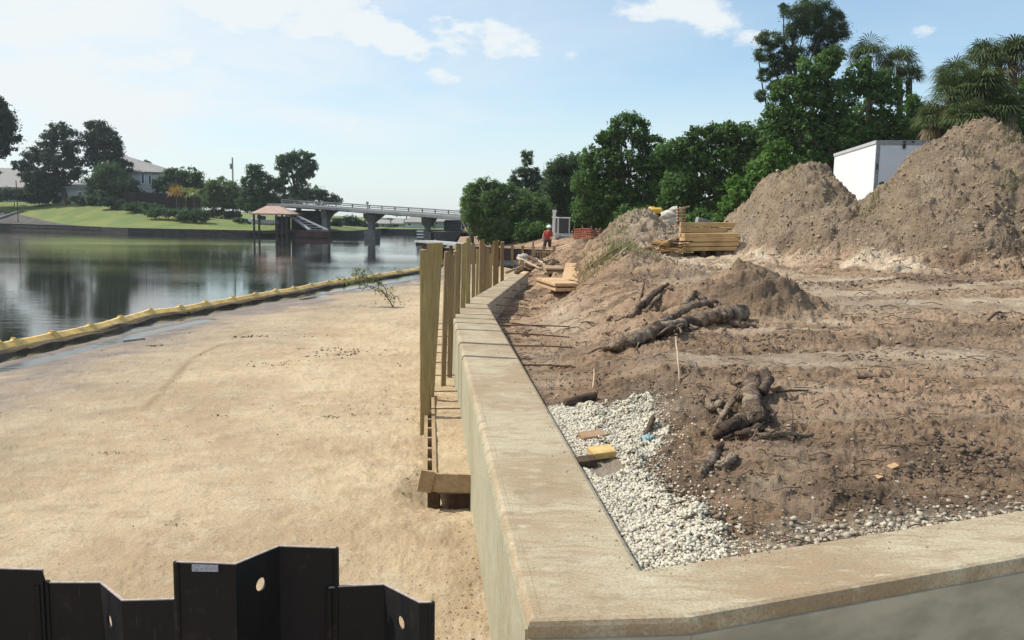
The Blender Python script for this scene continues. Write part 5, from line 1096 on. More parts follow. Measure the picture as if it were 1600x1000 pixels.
# homes beyond the bridge
for (p0, p1, ev, rdg, bs, d_, wm, rm, lab) in [(585, 606, 349, 343, 357, 185, M_steelgrey, M_roofgrey, 'small grey house beyond the bridge, just right of the middle pier'), (610, 628, 349, 342, 357, 188, M_siding, M_roofgrey, 'second small house beyond the bridge with a grey gable'), (634, 668, 347, 338, 357, 180, M_siding, M_roofgrey, 'wider pale house beyond the bridge next to the right pier'), (676, 712, 346, 339, 357, 190, M_steelgrey, M_roofgrey, 'grey house beyond the bridge behind the moored barge')]:
    house('distant_house', lab, p0, p1, ev, rdg, bs, d_, 9, wm, rm, [(p0 + 4, ev + 2, p0 + 8, ev + 5), (p1 - 9, ev + 2, p1 - 5, ev + 5)], .2, .8)
for (px, py, rx, ry, d_, lab) in [(540, 346, 22, 12, 160, 'dark tree mass under the left span of the bridge'), (520, 352, 14, 10, 150, 'dark bushes beside the left pier under the bridge'), (605, 345, 16, 6, 200, 'low trees beyond the small grey house under the bridge'), (580, 352, 12, 7, 175, 'dark bushes behind the middle pier'), (635, 334, 22, 3.5, 230, 'far tree line showing above the bridge deck'), (690, 337, 22, 3.5, 230, 'far tree line above the right end of the bridge'), (670, 350, 8, 6, 175, 'bush between the pale house and the barge'), (560, 350, 14, 8, 165, 'round bush under the middle of the left span')]:
    tree('distant_tree', lab, 'tree', [(px, py, rx * .6, ry), (px - rx * .6, py + 1, rx * .5, ry * .8), (px + rx * .6, py + 1, rx * .5, ry * .8)], d_, (px, 0), LF['fardark'], .4, 1.0, .4, 'distant trees beyond the bridge', .2, limbs=False)
# ------------------------------------------------------------------ box trailer behind the mounds
cn, cf = AT(1370, 219, 31.0), AT(1304, 241, 37.0); zt = (cn[2] + cf[2]) / 2; zbt = zt - 2.75
v1 = (cf[:2] - cn[:2]); L1 = np.linalg.norm(v1); v1 /= L1; v2 = np.array([v1[1], -v1[0]]); v2 = v2 if v2[0] > 0 else -v2
tr = empty('box_trailer', (*cn[:2], zbt - .7), 'white box trailer with rear door greyed for shade parked behind the dirt mounds', 'trailer')
rzt = math.atan2(v2[1], v2[0]); Wd = 2.5; cc = cn[:2] + v1 * L1 / 2 + v2 * Wd / 2
mb = MB(); mb.box((*cc, (zt + zbt) / 2), (Wd, L1, zt - zbt), rz=rzt, bev=.02); mb.build('body', M_white, tr)
mb = MB()
mb.box((*(cn[:2] + v1 * L1 / 2 - v2 * .012), zt - .05), (.05, L1 + .03, .12), rz=rzt); mb.build('roof_rail', M_rail, tr)
mb = MB(); e_ = -v1 * .02
for (o_, w_, z0_, z1_) in [(.05, .12, zbt, zt), (Wd - .05, .12, zbt, zt)]: mb.box((*(cn[:2] + v2 * o_ + e_), (z0_ + z1_) / 2), (w_, .07, z1_ - z0_), rz=rzt)
mb.box((*(cn[:2] + v2 * Wd / 2 + e_), zt - .07), (Wd - .22, .068, .16), rz=rzt); mb.build('rear_frame', M_trim, tr)
mb = MB(); mb.box((*(cn[:2] + v2 * Wd / 2 + e_ * .8), (zt + zbt) / 2 - .1), (Wd - .25, .05, zt - zbt - .25), rz=rzt); dr = mb.build('rear_door', M_doorshade, tr)
mb = MB(); h = cn[:2] + v2 * .38 + e_ * 3; mb.box((*h, zt - 1.55), (.42, .03, .05), rz=rzt); mb.box((*(h - v2 * .1), zt - 1.55), (.07, .05, .14), rz=rzt); mb.build('handle', M_black, dr)
for o_ in (.95, 1.75):
    mb = MB(); mb.box((*(cn[:2] + v2 * o_ + e_ * 3), zt - .2), (.09, .05, .18), rz=rzt); mb.build('hinge', M_black, dr)
for o_ in (.95, 1.25, 1.75):
    mb = MB(); mb.box((*(cn[:2] + v2 * o_ + e_ * 3), zt - .05), (.1, .04, .05), rz=rzt); mb.build('marker_lamp', M_black, tr)
mb = MB(); mb.box((*(cn[:2] + v2 * .06 + e_ * 2.6), zt - .95), (.05, .03, .22), rz=rzt); mb.build('side_latch', M_black, tr)
for o_ in (.3, 2.2):
    for s_ in (1.6, 2.5):
        w_ = cn[:2] + v1 * s_ + v2 * o_; mb = MB(); mb.tube([(*(w_ - v2 * .12), zbt - .32), (*(w_ + v2 * .12), zbt - .32)], .36, 18); mb.build('wheel', M_black, tr)

# ------------------------------------------------------------------ lumber stacks
def lumber(px0, px1, py0, py1, d, label, rows, cols, bt=.1, rot=.0, skids=True, jitter=.04, lenf=1.0):
    a, b = AT(px0, py1, d), AT(px1, py1, d); z1 = AT((px0 + px1) / 2, py0, d)[2]; z0 = a[2]; L_ = (b[0] - a[0]) * lenf; cx = (a[0] + b[0]) / 2
    root = empty('lumber_stack', (cx, d + .5, z0), label, 'lumber stack', 'stacks of yellow lumber', rot)
    root.rotation_euler = (0, 0, 0); h0 = .14 if skids else 0; hh = (z1 - z0 - h0) / rows
    for r_ in range(rows):
        for c_ in range(cols):
            if r_ == rows - 1 and c_ in (1, 3) : continue
            mb = MB(); j = random.uniform(-jitter, jitter); tw = rot + random.uniform(-.02, .02)
            mb.box((cx + j, d + .12 + c_ * .19, z0 + h0 + hh * (r_ + .5)), (L_, .165, hh * .84), rz=tw, ry=random.uniform(-.012, .012) - .02, bev=.008); mb.build('board', M_lumber, root)
    if skids:
        for k in range(4):
            mb = MB(); mb.box((a[0] + .1 + (L_ - .25) * k / 3, d + .45, z0 + h0 / 2), (.14, .9, h0), rz=rot); mb.box((a[0] + .1 + (L_ - .25) * k / 3, d + .45, z0 - .12), (.16, .92, .24), rz=rot); mb.build('skid', M_darkwood, root)
    return root
lumber(1068, 1154, 364, 399, 25.3, 'front stack of yellow lumber raised on dark skids', 4, 5, rot=.05)
lumber(1066, 1157, 347, 363, 26.6, 'rear upper stack of lumber with ragged orange board ends', 2, 4, rot=-.02, skids=False, jitter=.06)
mb = MB(); a = AT(1112, 365, 26.9); mb.box((a[0], a[1] + .3, a[2] - .2), (1.7, .8, .5)); o = mb.build('timber_bearer', M_darkwood); tag(o, 'dark timber bearer block holding up the rear lumber stack', 'timber block')
# splintered scrap wood pile left of the stack
sp = empty('scrap_wood_pile', DH(1046, 396), 'splintered heap of yellow scrap wood left of the lumber stacks', 'scrap wood')
for k in range(34):
    a = AT(random.uniform(1022, 1066), random.uniform(376, 394), 25.0 + random.uniform(-.3, .6)); an = random.uniform(-.5, .3); L_ = random.uniform(.3, .8)
    mb = MB(); mb.box(a, (L_, random.uniform(.04, .12), .035), rz=random.uniform(-.6, .6), ry=an); mb.build('broken_board', M_lumber if k % 4 else M_darkwood, sp)
def stick(pa, pb, d0, d1, r, m, name, label, cat='stick', amp=.01, seg=4, r2=None):
    a, b = AT(*pa, d0), AT(*pb, d1); P = wiggle([a, (a + b) / 2 + rng.uniform(-1, 1, 3) * amp * 3, b], seg, amp); mb = MB(); mb.tube(P, lerp_list([r, r2 or r * .6], len(P)), 6, .1); return tag(mb.build(name, m, smooth=True), label, cat)
# formwork boxes near the far wall end
def crate(c0, c1, pyt, pyb, d, depth, label, m, rz=0., tilt=0., ry=0.):
    a, b = AT(c0, pyb, d), AT(c1, pyb, d); zt_ = AT(c0, pyt, d)[2]; z0 = a[2]; h = zt_ - z0; W_ = b[0] - a[0]; cx = (a[0] + b[0]) / 2
    root = empty('form_panel_stack', (cx, d + depth / 2, z0), label, 'panel stack', 'stacks of plywood form panels near the wall end')
    n = 3 if h > .3 else 2
    for k in range(n):
        hh = h / n; mb = MB(); mb.box((cx + rng.uniform(-.03, .03), d + depth / 2, z0 + hh * (k + .5)), (W_ * rng.uniform(.95, 1.0), depth * rng.uniform(.95, 1), hh * .72), rz=rz, rx=tilt, ry=ry, bev=.01); mb.build('panel', m, root)
        if k < n - 1:
            for sx in (-.42, 0, .42):
                mb = MB(); mb.box((cx + W_ * sx, d + depth / 2, z0 + hh * (k + 1.0)), (.06, depth * .92, hh * .3), rz=rz, rx=tilt, ry=ry); mb.build('batten', M_darkwood, root)
crate(852, 882, 418, 428, 25.6, 1.9, 'farthest stack of plywood panels lying flat behind the other two', M_board, .02)
crate(852, 893, 441, 456, 19.0, 1.9, 'front left stack of orange plywood form panels', M_ply, .2)
crate(884, 918, 426, 442, 20.2, 2.2, 'right stack with a pale panel tilted up towards the viewer', M_ply, -.1, .14)
mb = MB(); a = AT(905, 440, 20.3); mb.beam(AT(896, 444, 19.8), AT(929, 434, 20.6), .12, .12); tag(mb.build('timber_beam', M_block2), 'brown beam lying in front of the tilted plywood panels', 'beam')

# ------------------------------------------------------------------ debris beyond the wall end
for (pa, pb, d0, d1, r, m, lab) in [((808, 403), (845, 420), 29, 27.5, .05, M_twigpale, 'long pale plank end slanting down in the debris beyond the wall'), ((822, 398), (872, 428), 31, 27, .04, M_twig, 'brown bent board across the debris beyond the wall'), ((838, 405), (868, 425), 30, 27.5, .05, M_twigpale, 'short pale board beside the brown bent one'), ((790, 425), (818, 415), 26, 27, .05, M_board, 'board propped near the last pile')]:
    stick(pa, pb, d0, d1, r, m, 'loose_board', lab, 'board', .02)
mb = MB(); c = AT(817, 401, 30); mb.tube([c + [-.18, 0, .05], c + [-.1, .02, 0], c, c + [.1, 0, -.03], c + [.17, 0, -.02]], [.04, .09, .11, .09, .03], 9, .25); tag(mb.build('paper_bag', simple('dirty_paper', (.42, .42, .40), (.55, .55, .52), 9, .8, .4), smooth=True), 'crumpled whitish bag in the debris beyond the wall end', 'bag')
mb = MB(); a = AT(820, 427, 25.8); mb.box((a[0], a[1], a[2] - .02), (.16, .3, .1), rz=.6, ry=-.4); tag(mb.build('wood_offcut', M_ply), 'pale wood offcut on the far tip of the wall', 'offcut')
dark = []; 
for k in range(26):
    a = AT(random.uniform(812, 862), random.uniform(400, 424), random.uniform(27, 33)); dark.append(a)
dbr = empty('debris_heap', (*dark[0][:2], -.4), 'tangled dark debris heap between the wall end and the picket frame', 'debris heap')
for k, a in enumerate(dark):
    mb = MB(); mb.box(a, (random.uniform(.2, .9), random.uniform(.06, .3), random.uniform(.03, .1)), rz=random.uniform(0, 3), ry=random.uniform(-.5, .5), rx=random.uniform(-.4, .4)); mb.build('scrap_piece', random.choice([M_darkwood, M_twig, M_darkwood, M_board]), dbr)
# low timber bulkhead crossing behind the piles
tb = empty('timber_bulkhead', (AT(760, 400, 44)[0], 44, -1), 'low brown timber bulkhead with a plank rail running behind the pile row', 'bulkhead')
a, b = AT(664, 377, 60), AT(738, 383, 52); a2, b2 = AT(738, 384, 46), AT(866, 388, 44)
mb = MB(); mb.beam((*a2[:2], a2[2] - .35), (*b2[:2], b2[2] - .4), .1, .6); mb.build('planking', M_fence, tb)
mb = MB(); mb.beam(a2, b2, .14, .09); mb.build('rail', M_twigpale, tb)
for i in range(9):
    p = a2 + (b2 - a2) * i / 8; mb = MB(); mb.box((p[0], p[1] - .1, p[2] - .45), (.14, .1, 1.1)); mb.build('post', M_pile2, tb)
dk = empty('wooden_dock', ((a[0] + b[0]) / 2, 56, -1.3), 'distant weathered dock on posts seen over the nearest piles', 'dock')
mb = MB(); mb.beam(a, b, 1.6, .14); mb.build('deck', M_steelgrey, dk)
for i in range(6):
    p = a + (b - a) * i / 5; mb = MB(); mb.box((p[0], p[1] - .5, p[2] - .8), (.2, .2, 1.6)); mb.build('post', M_pile2, dk)
mb = MB(); mb.beam((a[0] + .4, a[1] - .7, a[2] - .8), (b[0], b[1] - .7, b[2] - .75), .05, .9); mb.build('skirting_boards', M_darkwood, dk)
pk = empty('picket_frame', (AT(850, 395, 33)[0], 33, -.3), 'small frame of brown wooden pickets in front of the crouching worker', 'fence')
for i in range(8):
    p = AT(836 + i * 4.2, 392 + (i % 3), 33); q = AT(836 + i * 4.2, 406, 33); mb = MB(); mb.box((p[0], 33, (p[2] + q[2]) / 2 - .1), (.05, .04, p[2] - q[2] + .25)); mb.build('picket', M_board, pk)
mb = MB(); mb.beam(AT(834, 393, 32.95), AT(870, 395, 32.95), .05, .06); mb.build('rail', M_board, pk)
mb = MB(); p, q = AT(833, 384, 33), AT(834, 404, 33); mb.box((p[0], 33, (p[2] + q[2]) / 2), (.08, .08, p[2] - q[2] + .4)); mb.build('post', M_board, pk)

# ------------------------------------------------------------------ orange safety fence
of = empty('safety_fence', (AT(915, 372, 50)[0], 50, .3), 'orange plastic safety fence right of the mini excavator', 'fence')
M_or = simple('orange_mesh', (.30, .085, .04), (.22, .08, .045), 5, .6, .1)
pts = [AT(px, py, d) for px, py, d in [(897, 359, 51), (910, 357, 50), (924, 358, 49), (938, 360, 50), (955, 357, 52), (968, 355, 53)]]
mb = MB()
for p, q in zip(pts[:-1], pts[1:]):
    for k in range(6): mb.beam((p[0], p[1], p[2] - k * .13), (q[0], q[1], q[2] - k * .13), .02, .075)
    for k in range(5): c = p + (q - p) * k / 5; mb.box((c[0], c[1], c[2] - .33), (.06, .015, .7))
mb.build('mesh', M_or, of)
for p in pts: 
    mb = MB(); mb.box((p[0], p[1] + .04, p[2] - .3), (.05, .05, 1.0)); mb.build('stake', M_board, of)

# ------------------------------------------------------------------ mini excavator
EX = 53.0; ex = empty('mini_excavator', (AT(878, 374, EX)[0], EX, .1), 'grey mini excavator with dark cab windows and raised white arm', 'excavator')
a, b = AT(872, 341, EX), AT(890, 367, EX); x0, x1, z1, z0 = a[0], b[0], a[2], b[2]; yc = EX + .6
M_cab = simple('cab_grey_paint', (.50, .52, .52), (.6, .62, .62), 2, .5, .05)
mb = MB()
for sx in (x0 + .03, x1 - .03):
    for sy in (EX, EX + 1.1): mb.box((sx, sy, (z0 + z1) / 2), (.07, .07, z1 - z0))
mb.box(((x0 + x1) / 2, EX + .55, z1 + .03), (x1 - x0 + .08, 1.25, .08), bev=.02)
for sy in (EX, EX + 1.1): mb.box(((x0 + x1) / 2, sy, z0 + .04), (x1 - x0 - .14, .06, .08))
mb.build('cab_frame', M_cab, ex)
mb = MB(); mb.box(((x0 + x1) / 2, EX + .55, (z0 + z1) / 2), (x1 - x0 - .1, 1.02, z1 - z0 - .06)); mb.build('cab_window', M_glass, ex)
mb = MB(); mb.box(((x0 + x1) / 2, EX + .5, z0 - .15), (x1 - x0 + .25, 1.5, .26), bev=.05); mb.build('chassis', M_trim, ex)
for sx in (-.45, .45):
    mb = MB(); cx = (x0 + x1) / 2 + sx; P = [(EX - .3, z0 - .58), (EX - .42, z0 - .45), (EX - .3, z0 - .3), (EX + 1.3, z0 - .3), (EX + 1.42, z0 - .45), (EX + 1.3, z0 - .58)]; n = 6
    mb.add([(cx - .13, p[0], p[1]) for p in P] + [(cx + .13, p[0], p[1]) for p in P], [tuple(range(n)), tuple(range(2 * n - 1, n - 1, -1))] + [(i, (i + 1) % n, (i + 1) % n + n, i + n) for i in range(n)]); mb.build('track', M_black, ex)
p, q, r_ = AT(865, 368, EX - .3), AT(866.5, 330, EX - .6), AT(866, 347, EX - .5)
mb = MB(); mb.beam(p, q, .17, .15); mb.box((q[0], q[1], q[2]), (.24, .2, .16)); mb.box((r_[0], r_[1] - .05, r_[2] + .3), (.3, .12, .09)); mb.build('arm', M_white, ex)
mb = MB(); mb.beam((p[0], p[1], p[2]), ((x0 + x1) / 2, EX, z0 - .1), .18, .2); mb.build('boom_foot', M_cab, ex)

# ------------------------------------------------------------------ yellow machine and white sacks on the ridge
yc_ = AT(1024, 329, 33); ym = empty('yellow_compactor', (yc_[0], 33, yc_[2] - .4), 'yellow machine with rounded hood sitting on top of the debris ridge', 'machine')
M_yel = simple('yellow_paint', (.62, .38, .06), (.7, .46, .1), 3, .5, .05)
mb = MB(); mb.box((yc_[0], 33, yc_[2]), (.5, .55, .24), bev=.07); mb.box((yc_[0] - .14, 33, yc_[2] + .08), (.24, .45, .14), bev=.05); mb.build('hood', M_yel, ym)
mb = MB(); mb.tube([(yc_[0] - .33, 32.8, yc_[2] - .15), (yc_[0] - .33, 33.3, yc_[2] - .15)], .14, 12); mb.build('front_wheel', M_black, ym)
mb = MB(); mb.tube([(yc_[0] + .22, 32.8, yc_[2] - .15), (yc_[0] + .22, 33.3, yc_[2] - .15)], .14, 12); mb.build('rear_wheel', M_black, ym)
mb = MB(); mb.tube([(yc_[0] + .2, 33, yc_[2] + .1), (yc_[0] + .3, 33, yc_[2] + .16)], .03, 6); mb.build('handle', M_black, ym)
for (px, py, r, lab) in [(1046, 336, .24, 'dirty white sack beside the crib of crossed timbers'), (1051, 345, .26, 'larger pale sack just below the crib of crossed timbers'), (1056, 328, .18, 'small pale sack leaning on the crib of crossed timbers')]:
    bm = bmesh.new(); bmesh.ops.create_icosphere(bm, subdivisions=3, radius=1); c = AT(px, py, 31)
    for v in bm.verts:
        f_ = 1 + .12 * math.sin(v.co.x * 5 + px) * math.cos(v.co.y * 4 + v.co.z * 6); v.co = Vector((c[0] + v.co.x * r * 1.35 * f_, c[1] + v.co.y * r * f_, c[2] + v.co.z * r * .75 * f_))
    me = bpy.data.meshes.new('sack'); bm.to_mesh(me); bm.free(); o = link_mesh('sack', me, simple('sack_cloth', (.45, .42, .36), (.58, .55, .48), 6, .9, .5), smooth=True); tag(o, lab, 'sack', 'pale sacks on the debris ridge')
cr = empty('timber_crib', (AT(1064, 345, 30)[0], 30, 1.4), 'crib of short crossed timbers stacked upright on the ridge behind the lumber', 'timber crib')
for k in range(5):
    c = AT(1064, 326 + k * 4.6, 30); mb = MB(); mb.box((c[0], c[1], c[2]), (.3, .12, .055), rz=.15); mb.build('cross_timber', M_ply, cr)
for px in (1060, 1069):
    p, q = AT(px, 322, 30.1), AT(px, 348, 30.1); mb = MB(); mb.box((p[0], 30.12, (p[2] + q[2]) / 2), (.06, .1, p[2] - q[2])); mb.build('upright_timber', M_darkwood, cr)
mb = MB(); c = AT(1072, 323.5, 30); mb.box(c, (.26, .1, .05), ry=-.2); mb.build('top_timber', M_ply, cr)
mb = MB(); a, b, c = AT(1090, 347, 33), AT(1120, 347, 33), AT(1092, 339, 33); vs = [tuple(a), tuple(b), tuple(c)] + [(p[0], p[1] + .5, p[2]) for p in (a, b, c)]
mb.add(vs, [(0, 1, 2), (5, 4, 3), (0, 3, 4, 1), (1, 4, 5, 2), (2, 5, 3, 0)]); tag(mb.build('concrete_wedge', M_pale if False else M_pierc), 'pale grey wedge lying behind the rear lumber stack', 'slab')

# ------------------------------------------------------------------ worker
PD = 50.0
def person():
    f0 = AT(855, 396, PD); x, y = f0[0], PD; hz = AT(858, 354, PD)[2] - .02; z0 = hz - 1.52
    root = empty('person', (x, y, z0), 'worker in a white hard hat and red vest bending forward beside the mini excavator', 'person')
    # joints of a figure stooping towards the left
    J = {'pelvis': (.02, 0, .80, .15), 'waist': (-.01, -.02, .96, .13), 'chest': (.03, -.05, 1.16, .155), 'neck': (.07, -.08, 1.34, .06), 'head': (.08, -.10, 1.44, .095), 'crown': (.08, -.10, 1.52, .085),
         'hipl': (-.10, 0, .78, .10), 'kneel': (-.17, -.16, .44, .065), 'anklel': (-.13, .02, .08, .045), 'toel': (-.15, -.16, .04, .04),
         'hipr': (.12, 0, .78, .10), 'kneer': (.14, -.08, .42, .065), 'ankler': (.16, .06, .08, .045), 'toer': (.17, -.12, .04, .04),
         'shl': (-.16, -.06, 1.24, .065), 'ell': (-.26, -.16, 1.0, .045), 'wrl': (-.28, -.32, .84, .032), 'hal': (-.29, -.37, .77, .036),
         'shr': (.22, -.05, 1.25, .065), 'elr': (.30, -.12, 1.0, .045), 'wrr': (.20, -.30, .90, .032), 'har': (.16, -.35, .87, .036)}
    E = [('pelvis', 'waist'), ('waist', 'chest'), ('chest', 'neck'), ('neck', 'head'), ('head', 'crown'), ('pelvis', 'hipl'), ('hipl', 'kneel'), ('kneel', 'anklel'), ('anklel', 'toel'), ('pelvis', 'hipr'), ('hipr', 'kneer'), ('kneer', 'ankler'), ('ankler', 'toer'),
         ('chest', 'shl'), ('shl', 'ell'), ('ell', 'wrl'), ('wrl', 'hal'), ('chest', 'shr'), ('shr', 'elr'), ('elr', 'wrr'), ('wrr', 'har')]
    keys = list(J); V = [(x + J[k][0], y + J[k][1], z0 + J[k][2]) for k in keys]; Ei = [(keys.index(a), keys.index(b)) for a, b in E]; rad = [J[k][3] for k in keys]
    # five fingers on each hand
    for side, hand in (('l', 'hal'), ('r', 'har')):
        h = V[keys.index(hand)]
        for i in range(5):
            b = len(V); ox = (-.03 + .018 * i) if i < 4 else .045; ln = [.06, .07, .068, .055, .04][i]
            V += [(h[0] + ox, h[1] - .02, h[2] - .025), (h[0] + ox * 1.1, h[1] - .035, h[2] - .025 - ln)]; rad += [.011, .009]; Ei += [(keys.index(hand), b), (b, b + 1)]
    me = bpy.data.meshes.new('p'); me.from_pydata(V, Ei, []); ob = bpy.data.objects.new('p', me); COL.objects.link(ob)
    sk_ = ob.modifiers.new('s', 'SKIN'); sk_.use_smooth_shade = True
    for i, v in enumerate(me.skin_vertices[0].data): v.radius = (rad[i], rad[i]); v.use_root = (i == 0)
    sb = ob.modifiers.new('u', 'SUBSURF'); sb.levels = 2; sb.render_levels = 2
    bpy.context.view_layer.update(); m2 = bpy.data.meshes.new_from_object(ob.evaluated_get(bpy.context.evaluated_depsgraph_get())); bpy.data.objects.remove(ob)
    M_skin = simple('skin', (.34, .19, .13), (.40, .23, .16), 3, .6, 0); link_mesh('body', m2, M_skin, root, True)
    def shell(name, chains, m):
        mb = MB()
        for c, rr in chains: mb.tube([(x + p[0], y + p[1], z0 + p[2]) for p in c], rr, 12)
        return mb.build(name, m, root, True)
    M_vest = simple('red_vest', (.45, .055, .045), (.36, .05, .04), 9, .8, .3); M_jean = simple('dark_trousers', (.055, .035, .025), (.08, .05, .035), 6, .9, .3)
    shell('vest', [([(.02, 0, .76), (-.01, -.02, .96), (.03, -.05, 1.16), (.06, -.07, 1.30)], [.19, .175, .21, .09]), ([(-.10, -.05, 1.25), (-.20, -.10, 1.12)], [.10, .08]), ([(.15, -.05, 1.26), (.26, -.08, 1.12)], [.10, .08])], M_vest)
    shell('trousers', [([(-.06, 0, .86), (-.10, 0, .74), (-.17, -.16, .44), (-.13, .02, .10)], [.14, .13, .095, .07]), ([(.09, 0, .86), (.12, 0, .74), (.14, -.08, .42), (.16, .06, .10)], [.14, .13, .095, .07])], M_jean)
    shell('boots', [([(-.13, .06, .05), (-.15, -.18, .04)], [.06, .05]), ([(.16, .10, .05), (.17, -.15, .04)], [.06, .05])], M_black)
    bm = bmesh.new(); bmesh.ops.create_uvsphere(bm, u_segments=20, v_segments=12, radius=.15); bmesh.ops.delete(bm, geom=[v for v in bm.verts if v.co.z < -.03], context='VERTS')
    rim = [v for v in bm.verts if v.co.z < .01]
    for v in bm.verts:
        if v in rim: v.co.x *= 1.18; v.co.y *= 1.25
        v.co = Vector((x + .08 + v.co.x, y - .10 + v.co.y, z0 + 1.50 + v.co.z))
    me = bpy.data.meshes.new('hard_hat'); bm.to_mesh(me); bm.free(); link_mesh('hard_hat', me, M_white, root, True)
    # simple features: nose, eyes, ears
    h = (x + .08, y - .10, z0 + 1.44); mb = MB(); mb.tube([(h[0] - .09, h[1] - .04, h[2] + .02), (h[0] - .115, h[1] - .05, h[2] - .01)], [.01, .016], 6)
    mb.tube([(h[0], h[1] - .10, h[2] + .02), (h[0], h[1] - .11, h[2] - .02)], .018, 6); mb.build('nose_and_ear', M_skin, root)
    mb = MB(); mb.box((h[0] - .085, h[1] - .065, h[2] + .03), (.02, .02, .012)); mb.build('eyes', M_black, root)
person()

# ------------------------------------------------------------------ roots, logs, blocks and sticks
def path3(pts, lift=0.0):
    """px, py, height above the dirt -> points resting on the dirt"""
    out = []
    for px, py, h in pts:
        q = DH(px, py); out.append(np.array([q[0], q[1], q[2] + h]))
    return out
def rootpart(pts, rads, name, parent, noise=.12, n=10, amp=.012, sub=14):
    amp *= .6
    P = wiggle(path3(pts), sub, amp); mb = MB(); rr = lerp_list(rads, len(P)); rr = [r * random.uniform(.92, 1.08) for r in rr]; mb.tube(P, rr, max(n, 14), noise * .35, groove=.55); return mb.build(name, M_root, parent, smooth=True)
rl = empty('root_log', DH(1060, 527), 'long dark root log lying along the foot of the small mound', 'log')
rootpart([(940, 551, .05), (975, 545, .07), (1010, 534, .08), (1040, 524, .08), (1075, 514, .08), (1110, 506, .08), (1140, 501, .09), (1163, 500, .10)], [.035, .085, .085, .085, .095, .10, .11, .09], 'main_stem', rl)
rootpart([(1022, 525, .1), (1050, 512, .14), (1085, 497, .17), (1120, 487, .12)], [.06, .05, .05, .03], 'side_root', rl)
rootpart([(1060, 505, .1), (1075, 492, .2), (1086, 482, .2), (1105, 490, .15), (1125, 497, .12)], [.035, .05, .05, .04, .03], 'side_root', rl)
rootpart([(1055, 513, .08), (1040, 508, .12), (1030, 510, .06)], [.035, .03, .015], 'side_root', rl)
rootpart([(1128, 500, .1), (1150, 512, .05), (1180, 512, .02)], [.07, .05, .02], 'side_root', rl)
r2 = empty('weathered_root', DH(1000, 490), 'thin grey root half buried in the slope above the long root log', 'root')
rootpart([(960, 503, .01), (985, 497, .03), (1000, 485, .05), (1018, 470, .07), (1045, 452, .05)], [.012, .03, .05, .045, .015], 'stem', r2)
rootpart([(1010, 488, .0), (1030, 468, .05), (1052, 455, .03)], [.02, .03, .012], 'branch', r2)
st = empty('tree_stump_root', DH(1160, 660), 'thick twisted grey stump with splayed roots in the dirt right of the gravel', 'tree stump')
rootpart([(1165, 606, .10), (1175, 622, .12), (1172, 642, .10), (1178, 660, .07), (1190, 672, .05)], [.03, .075, .07, .065, .05], 'main_stem', st, .1, 12, .008)
rootpart([(1192, 655, .06), (1180, 668, .06), (1155, 673, .05), (1130, 680, .035), (1115, 688, .02)], [.05, .062, .055, .045, .022], 'side_root', st, .1, 12, .006)
rootpart([(1178, 612, .12), (1190, 606, .14), (1198, 618, .12), (1190, 632, .10)], [.045, .05, .045, .04], 'side_root', st, .1, 12, .006)
rootpart([(1168, 645, .09), (1150, 640, .10), (1135, 654, .07), (1122, 668, .02)], [.03, .028, .026, .02], 'side_root', st, .12, 9, .006)
rootpart([(1128, 638, .04), (1112, 645, .04), (1104, 630, .03)], [.03, .035, .02], 'side_root', st, .14, 9, .006)
rootpart([(1172, 615, .12), (1158, 596, .12), (1148, 598, .10)], [.018, .012, .006], 'side_root', st, .1, 7, .006)
rootpart([(1190, 672, .03), (1170, 684, .02), (1145, 682, .01)], [.03, .028, .015], 'side_root', st, .12, 9, .004)
rootpart([(1185, 684, .0), (1225, 680, .01), (1265, 684, .0)], [.02, .018, .01], 'side_root', st, .12, 8, .004)
for k_ in range(16):
    j_ = random.choice([(1110, 650), (1125, 640), (1180, 610), (1195, 625), (1170, 680), (1200, 670), (1135, 690), (1150, 600)]); x_, y_ = j_[0] + random.uniform(-12, 12), j_[1] + random.uniform(-10, 10)
    rootpart([(x_, y_, .03), (x_ + random.uniform(-16, 16), y_ + random.uniform(-8, 10), random.uniform(.0, .06)), (x_ + random.uniform(-30, 30), y_ + random.uniform(-10, 16), .0)], [.012, .008, .003], 'rootlet', st, .1, 7, .004, 5)
for k_ in range(14):
    t_ = random.random(); x_, y_ = 950 + 210 * t_, 548 - 50 * t_
    rootpart([(x_, y_, .08), (x_ + random.uniform(-22, 22), y_ + random.uniform(-14, 10), random.uniform(.02, .14)), (x_ + random.uniform(-40, 40), y_ + random.uniform(-10, 16), .01)], [.018, .012, .004], 'rootlet', rl, .1, 7, .006, 5)
r3 = empty('buried_root', DH(1120, 720), 'pale root end sticking out of a dark hollow below the stump', 'root')
rootpart([(1095, 740, .0), (1112, 722, .03), (1128, 703, .04)], [.02, .035, .015], 'stem', r3)
rootpart([(1120, 735, .0), (1140, 722, .02), (1150, 715, .01)], [.03, .035, .02], 'stem', r3)
lg = path3([(885, 637, .035), (905, 631, .04), (930, 625, .035)]); mb = MB(); P = wiggle(lg, 5, .004); mb.tube(P, lerp_list([.036, .042, .038], len(P)), 10, .08); tag(mb.build('short_log', M_darkwood, smooth=True), 'short dark log just above the gravel by the wall', 'log')
for (px, py, w_, d_, h_, rz, m, lab, ry) in [(925, 687, .19, .12, .045, .32, M_block2, 'brown sawn wood block on the gravel, upper of the two', .06), (940, 715, .17, .13, .05, .30, M_block, 'bright yellow sawn wood block on the gravel, lower of the two', .05), (914, 730, .15, .09, .06, .2, M_darkwood, 'dark wood block wedged between the gravel and the wall', .1)]:
    q = DH(px, py); mb = MB(); mb.box((q[0], q[1], q[2] + h_ * .6), (w_, d_, h_), rz=rz, ry=-ry, rx=.15, bev=.004); tag(mb.build('wood_block', m), lab, 'wood block')
